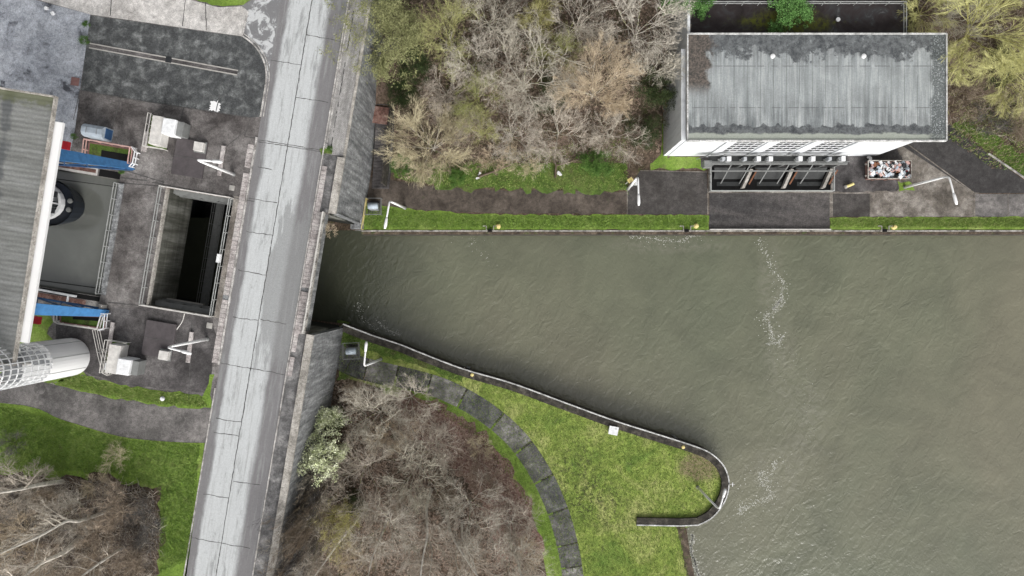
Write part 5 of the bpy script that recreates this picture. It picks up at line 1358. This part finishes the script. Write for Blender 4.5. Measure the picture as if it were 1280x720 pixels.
for k, a in enumerate([
 ([(78, 602), (45, 607), (18, 613), (-30, 620)], 24, .2, 'white birch trunk leaning to the left edge of the upper level'),
 ([(100, 672), (80, 690), (50, 705), (20, 730)], 23, .24, 'thick white birch trunk at the lower left corner'),
 ([(154, 684), (130, 700), (100, 722), (80, 740)], 21, .13, 'thin pale birch trunk right of the thick one'),
 ([(137, 638), (100, 651), (82, 652), (50, 670), (0, 692), (-30, 710)], 24, .15, 'crooked pale birch trunk in the middle of the lower left thicket')]): birch(*a, up_=True, seed=20 + k)
GL = 'thicket bushes on the upper level'
for r_ in [('pink', 25, 610, 36, 'pinkish bare tree at the left edge of the upper thicket'), ('scrub', 60, 625, 30, 'brown bush behind the left birch trunk'), ('grey', 85, 640, 34, 'greyish bare tree in the middle of the upper thicket'),
           ('scrub', 150, 630, 34, 'reddish brown bush at the upper thicket corner'), ('bramble', 180, 655, 30, 'dark speckled thicket bush nearest the road'), ('scrub', 120, 665, 32, 'brown bush between the birch trunks'),
           ('scrub', 165, 700, 32, 'brown bush at the bottom by the grass strip'), ('paleshrub', 20, 670, 34, 'pale olive bush at the left edge'), ('scrub', 60, 700, 34, 'brown bush at the lower left'), ('scrub', 110, 710, 26, 'brown bush at the bottom edge below the birches'),
           ('paleshrub', 118, 608, 16, 'pale olive bush at the top of the upper thicket'), ('bramble', 30, 640, 28, 'dark bush under the left bare tree'), ('paleshrub', 143, 572, 17, 'sparse pale twiggy bush alone on the upper grass'), ('bramble', 12, 555, 16, 'grey twiggy bush at the left edge of the upper grass')]:
    plant(*r_, up_=True, group=GL)
for x, y, rp, sp, lab in [(388, 600, 36, 'pink', 'tall greyish bare tree against the road wall below the white blossom'), (386, 672, 36, 'grey', 'tall grey bare tree against the road wall near the bottom'), (376, 715, 34, 'pink', 'tall bare tree against the road wall at the bottom edge'), (383, 640, 30, 'pink', 'thin bare tree against the road wall beside the dark brambles')]:
    plant(sp, x, y, rp, lab, group=GS, hs=1.7)
for x, y, rp, sp, lab, q in [(396, 575, 28, 'bramble', 'tall dark thicket at the wall directly below the white blossom', 2.6), (386, 612, 30, 'bramble', 'tall dark thicket at the wall, left of the tall greyish tree', 3.2), (384, 650, 30, 'scrub', 'tall brown thicket at the wall level with the yellow bush', 3.4),
                          (376, 685, 30, 'bramble', 'tall dark thicket at the wall just above the bottom edge', 3.4), (372, 720, 30, 'scrub', 'tall brown thicket at the wall cut by the bottom edge', 3.4), (388, 632, 26, 'scrub', 'narrow brown thicket at the wall between two dark ones', 3.6), (379, 668, 26, 'pink', 'pale thin tree at the wall between the lower thickets', 2.6)]:
    plant(sp, x, y, rp, lab, group=GS, hs=q)
# small plants in cracks
for x, y, rp, z, lab in [(107, 30, 5, 1, 'weed clump at the north-west corner of the sunken yard'), (105, 50, 6, 1, 'weed clump where the drain channel starts'), (407, 286, 9, 1, 'dry plant growing out of the bridge parapet end')]:
    plant('greenbush' if x < 200 else 'paleshrub', x, y, rp, lab, up_=True, name='weed', zoff=0 if x < 200 else -1.5)
for x, y, lab in [(92, 170, 'weed tuft between pale yard and blue cabinet'), (152, 213, 'weed tuft at the chamber corner by the north leg'), (400 + 12, 186, 'weed tuft in the road joint by the pavement')]:
    plant('greenbush', x, y, 4.5, lab, up_=True, name='weed')

# ---- uncountable ground vegetation
def in_poly(p, poly):
    x, y = p; c = False; n = len(poly); j = n - 1
    for i in range(n):
        xi, yi = poly[i][0], poly[i][1]; xj, yj = poly[j][0], poly[j][1]
        if (yi > y) != (yj > y) and x < (xj - xi) * (y - yi) / (yj - yi) + xi: c = not c
        j = i
    return c
def scatter(poly, n, seed):
    r = random.Random(seed); xs = [p[0] for p in poly]; ys = [p[1] for p in poly]; k = 0
    while k < n:
        p = (r.uniform(min(xs), max(xs)), r.uniform(min(ys), max(ys)))
        if in_poly(p, poly): k += 1; yield p, r
def brush(name, poly, n, mats, label, z=None, L=(.5, 1.6), w=.03, hgt=1.2, seed=1, cl=.5):
    m = MB()
    for (x, y), r in scatter(poly, n, seed):
        z0 = gz(x, y) if z is None else z
        d = Vector((r.gauss(0, 1), r.gauss(0, 1), abs(r.gauss(0, .6)) + .15)).normalized(); l = r.uniform(*L)
        a = Vector((x, y, z0 + r.random() ** 2 * hgt)); b = a + d * l * .5; c = b + (d + rvec(r) * .5).normalized() * l * .5
        s = d.cross(rvec(r)).normalized() * w * .5 * r.uniform(.6, 1.5); m.cur = r.randrange(len(mats))
        m.face([a - s, a + s, b + s * .8, b - s * .8]); m.face([b - s * .8, b + s * .8, c])
    o = m.build(name, mats); tag(o, label, 'undergrowth', kind='stuff'); return o
def tufts(name, poly, n, mats, label, z=None, h=.22, w=.05, seed=1, cat='grass', flat=False):
    m = MB()
    for (x, y), r in scatter(poly, n, seed):
        z0 = (gz(x, y) if z is None else z); m.cur = r.randrange(len(mats))
        for _ in range(2):
            a = r.uniform(0, 6.28); d = Vector((math.cos(a), math.sin(a), 0)); s = Vector((-d.y, d.x, 0)) * w * .5; hh = h * r.uniform(.4, 1.2)
            b = Vector((x + r.uniform(-.1, .1), y + r.uniform(-.1, .1), z0 + (.03 if flat else 0)))
            if flat: m.face([b - s, b + d * w * .8, b + s, b - d * w * .8 + Vector((0, 0, r.uniform(0, .05)))])
            else: m.face([b - s, b + s, b + d * hh * .7 + Vector((0, 0, hh))])
    o = m.build(name, mats); tag(o, label, cat, kind='stuff'); return o
wood_s = px([(400, 480), (430, 475), (480, 492), (540, 512), (592, 545), (632, 592), (658, 640), (672, 700), (680, 760), (355, 760), (372, 640), (395, 540)])
brush('undergrowth', wood_s, 10000, ['brown_twig', 'under_twig', 'under_twig', 'pink_twig'], 'tangled brown undergrowth covering the floor of the south wood', seed=2)
wood_n = [Vector((-14.3, 13.5, 0)), Vector((-8, 14.5, 0)), Vector((2, 15.5, 0)), Vector((12, 16, 0)), Vector((18.5, 17, 0)), Vector((18.5, 42, 0)), Vector((-13.5, 42, 0))]
brush('undergrowth', wood_n, 22000, ['under_twig', 'under_twig', 'under_moss', 'brown_twig'], 'dark tangled undergrowth beneath the trees north of the canal', seed=3)
brush('undergrowth', [Vector((50, 24, 0)), Vector((56, 19, 0)), Vector((75, 16, 0)), Vector((75, 42, 0)), Vector((46.2, 42, 0)), Vector((46.2, 26, 0))], 12000, ['brown_twig', 'pink_twig', 'moss_twig'], 'brushwood and undergrowth on the slope above the driveway', seed=4)
brush('undergrowth', px([(-40, 590), (60, 600), (140, 597), (193, 614), (202, 650), (192, 760), (-40, 760)], ZU), 18000, ['brown_twig', 'dark_twig', 'pink_twig'], 'brown undergrowth filling the lower left thicket on the upper level', z=ZU, seed=5)
tufts('leaf_scatter', wood_s, 9000, ['dry_leaf'], 'fallen dry leaves strewn over the south wood floor', 0, w=.16, seed=6, cat='leaves', flat=True)
tufts('leaf_scatter', wood_n, 9000, ['dry_leaf'], 'fallen dry leaves strewn under the north grove', None, w=.16, seed=7, cat='leaves', flat=True)
tufts('grass_tufts', px([(458, 257), (520, 265), (600, 270), (885, 270), (885, 285), (455, 285)]), 9000, ['grass_blade'], 'green grass blades of the narrow verge above the north quay', 0, .2, .06, 8)
tufts('grass_tufts', px([(1038, 273), (1285, 273), (1285, 284), (1038, 284)]), 5000, ['grass_blade', 'bank_blade'], 'green grass blades of the verge below the yard', 0, .2, .06, 9)
tufts('grass_tufts', px([(495, 200), (560, 205), (640, 192), (784, 172), (784, 238), (560, 234), (490, 222)]), 6500, ['grass_blade', 'bank_blade'], 'rough grass between the north grove and the towpath', None, .2, .06, 10)
tufts('grass_tufts', land, 30000, ['bank_blade', 'grass_blade'], 'light green grass covering the peninsula', 0, .18, .06, 11)
tufts('grass_tufts', px([(0, 506), (80, 528), (150, 548), (250, 556), (236, 700), (200, 716), (200, 610), (140, 590), (0, 585)], ZU), 16000, ['grass_blade'], 'lawn grass of the upper level left of the road', ZU, .2, .06, 12)
tufts('grass_tufts', px([(70, 480), (95, 468), (150, 483), (252, 496), (260, 508), (200, 505), (130, 494)], ZU), 4000, ['grass_blade', 'bank_blade'], 'grass blades of the narrow strip above the upper path', ZU, .2, .06, 13)
tufts('grass_tufts', [Vector((54, 19, 0)), Vector((60, 15, 0)), Vector((76, 6 + 7, 0)), Vector((76, 24, 0)), Vector((58, 24, 0))], 7000, ['grass_blade', 'bank_blade', 'dry_leaf'], 'rough grass on the slope right of the driveway', None, .25, .07, 14)

# foam on the canal
fm = MB(); rr = random.Random(21)
def foam(pts, n, sp, size=(.02, .11)):
    n = int(n * 2.6)
    L = smooth_line([W(x, y, ZW) for x, y in pts], 10)
    for _ in range(n):
        p = rr.choice(L); q = math.sin(p.y * 2.1) * .5 + math.sin(p.y * .9 + p.x) * .6; kk = rr.choice((.25, .25, .6, 1.6)); p = p + Vector((q * sp + rr.gauss(0, sp * kk), rr.gauss(0, sp * kk), 0)); s = rr.uniform(*size) * rr.uniform(.4, 1); a = rr.uniform(0, 6.28); k = rr.randint(4, 6); el = rr.uniform(.3, 1)
        fm.face([(p.x + math.cos(a + 6.28 * j / k) * s * rr.uniform(.6, 1.3), p.y + math.sin(a + 6.28 * j / k) * s * el * rr.uniform(.6, 1.2), ZW + .006) for j in range(k)])
foam([(950, 300), (968, 335), (980, 358), (972, 385), (960, 398), (962, 415), (974, 432)], 260, .45)
foam([(974, 375), (966, 386), (976, 372)], 110, .25); foam([(958, 430), (972, 428), (980, 420)], 60, .22)
foam([(955, 590), (960, 612), (945, 630), (925, 640)], 240, .9, (.02, .12)); foam([(968, 578), (962, 600)], 50, .4)
foam([(982, 436), (1000, 470), (1012, 510), (1004, 550), (968, 590)], 70, 1.0, (.015, .06)); foam([(785, 294), (812, 297), (840, 302), (862, 296), (880, 292)], 170, .35); foam([(475, 402), (484, 412), (500, 418)], 40, .25, (.03, .16)); foam([(445, 378), (452, 392), (465, 412)], 30, .5, (.03, .12))
foam([(864, 668), (866, 690), (872, 712), (880, 730)], 260, .22, (.03, .16)); foam([(560, 292), (590, 300), (610, 330)], 30, .8, (.02, .08))
tag(fm.build('foam_flecks', 'foam'), 'drifting white foam flecks on the canal surface', 'foam', kind='stuff')

# ------------------------------------------------------------------ camera, light, world
cam = bpy.data.cameras.new('camera'); co = bpy.data.objects.new('camera', cam); COL.objects.link(co)
cam.lens = 24; cam.sensor_width = 36; cam.clip_end = 5000; cam.clip_start = .5
co.location = (0, 0, H); co.rotation_euler = (0, 0, 0); S.camera = co
EL, AZ = 32, 166
sun = bpy.data.lights.new('sun', 'SUN'); sun.energy = 1.7; sun.angle = math.radians(36); sun.color = (1, .97, .93)
so = bpy.data.objects.new('sun', sun); COL.objects.link(so); so.rotation_euler = (math.radians(90 - EL), 0, math.radians(180 - AZ)); so.location = (0, 0, 120)
w = bpy.data.worlds.new('World'); S.world = w; w.use_nodes = True; nt = w.node_tree; bg = nt.nodes['Background']
sk = nt.nodes.new('ShaderNodeTexSky'); sk.sky_type = 'NISHITA'; sk.sun_disc = False; sk.sun_elevation = math.radians(EL); sk.sun_rotation = math.radians(AZ)
sk.air_density = 1.0; sk.dust_density = 6; sk.ozone_density = 1
hs = nt.nodes.new('ShaderNodeHueSaturation'); hs.inputs['Saturation'].default_value = .12
nt.links.new(sk.outputs[0], hs.inputs['Color']); nt.links.new(hs.outputs[0], bg.inputs['Color']); bg.inputs['Strength'].default_value = .172
S.view_settings.view_transform = 'Standard'; S.view_settings.look = 'None'; S.view_settings.exposure = 0
S.render.engine = 'CYCLES'
for o in bpy.data.objects:
    if '_w' in o: del o['_w']
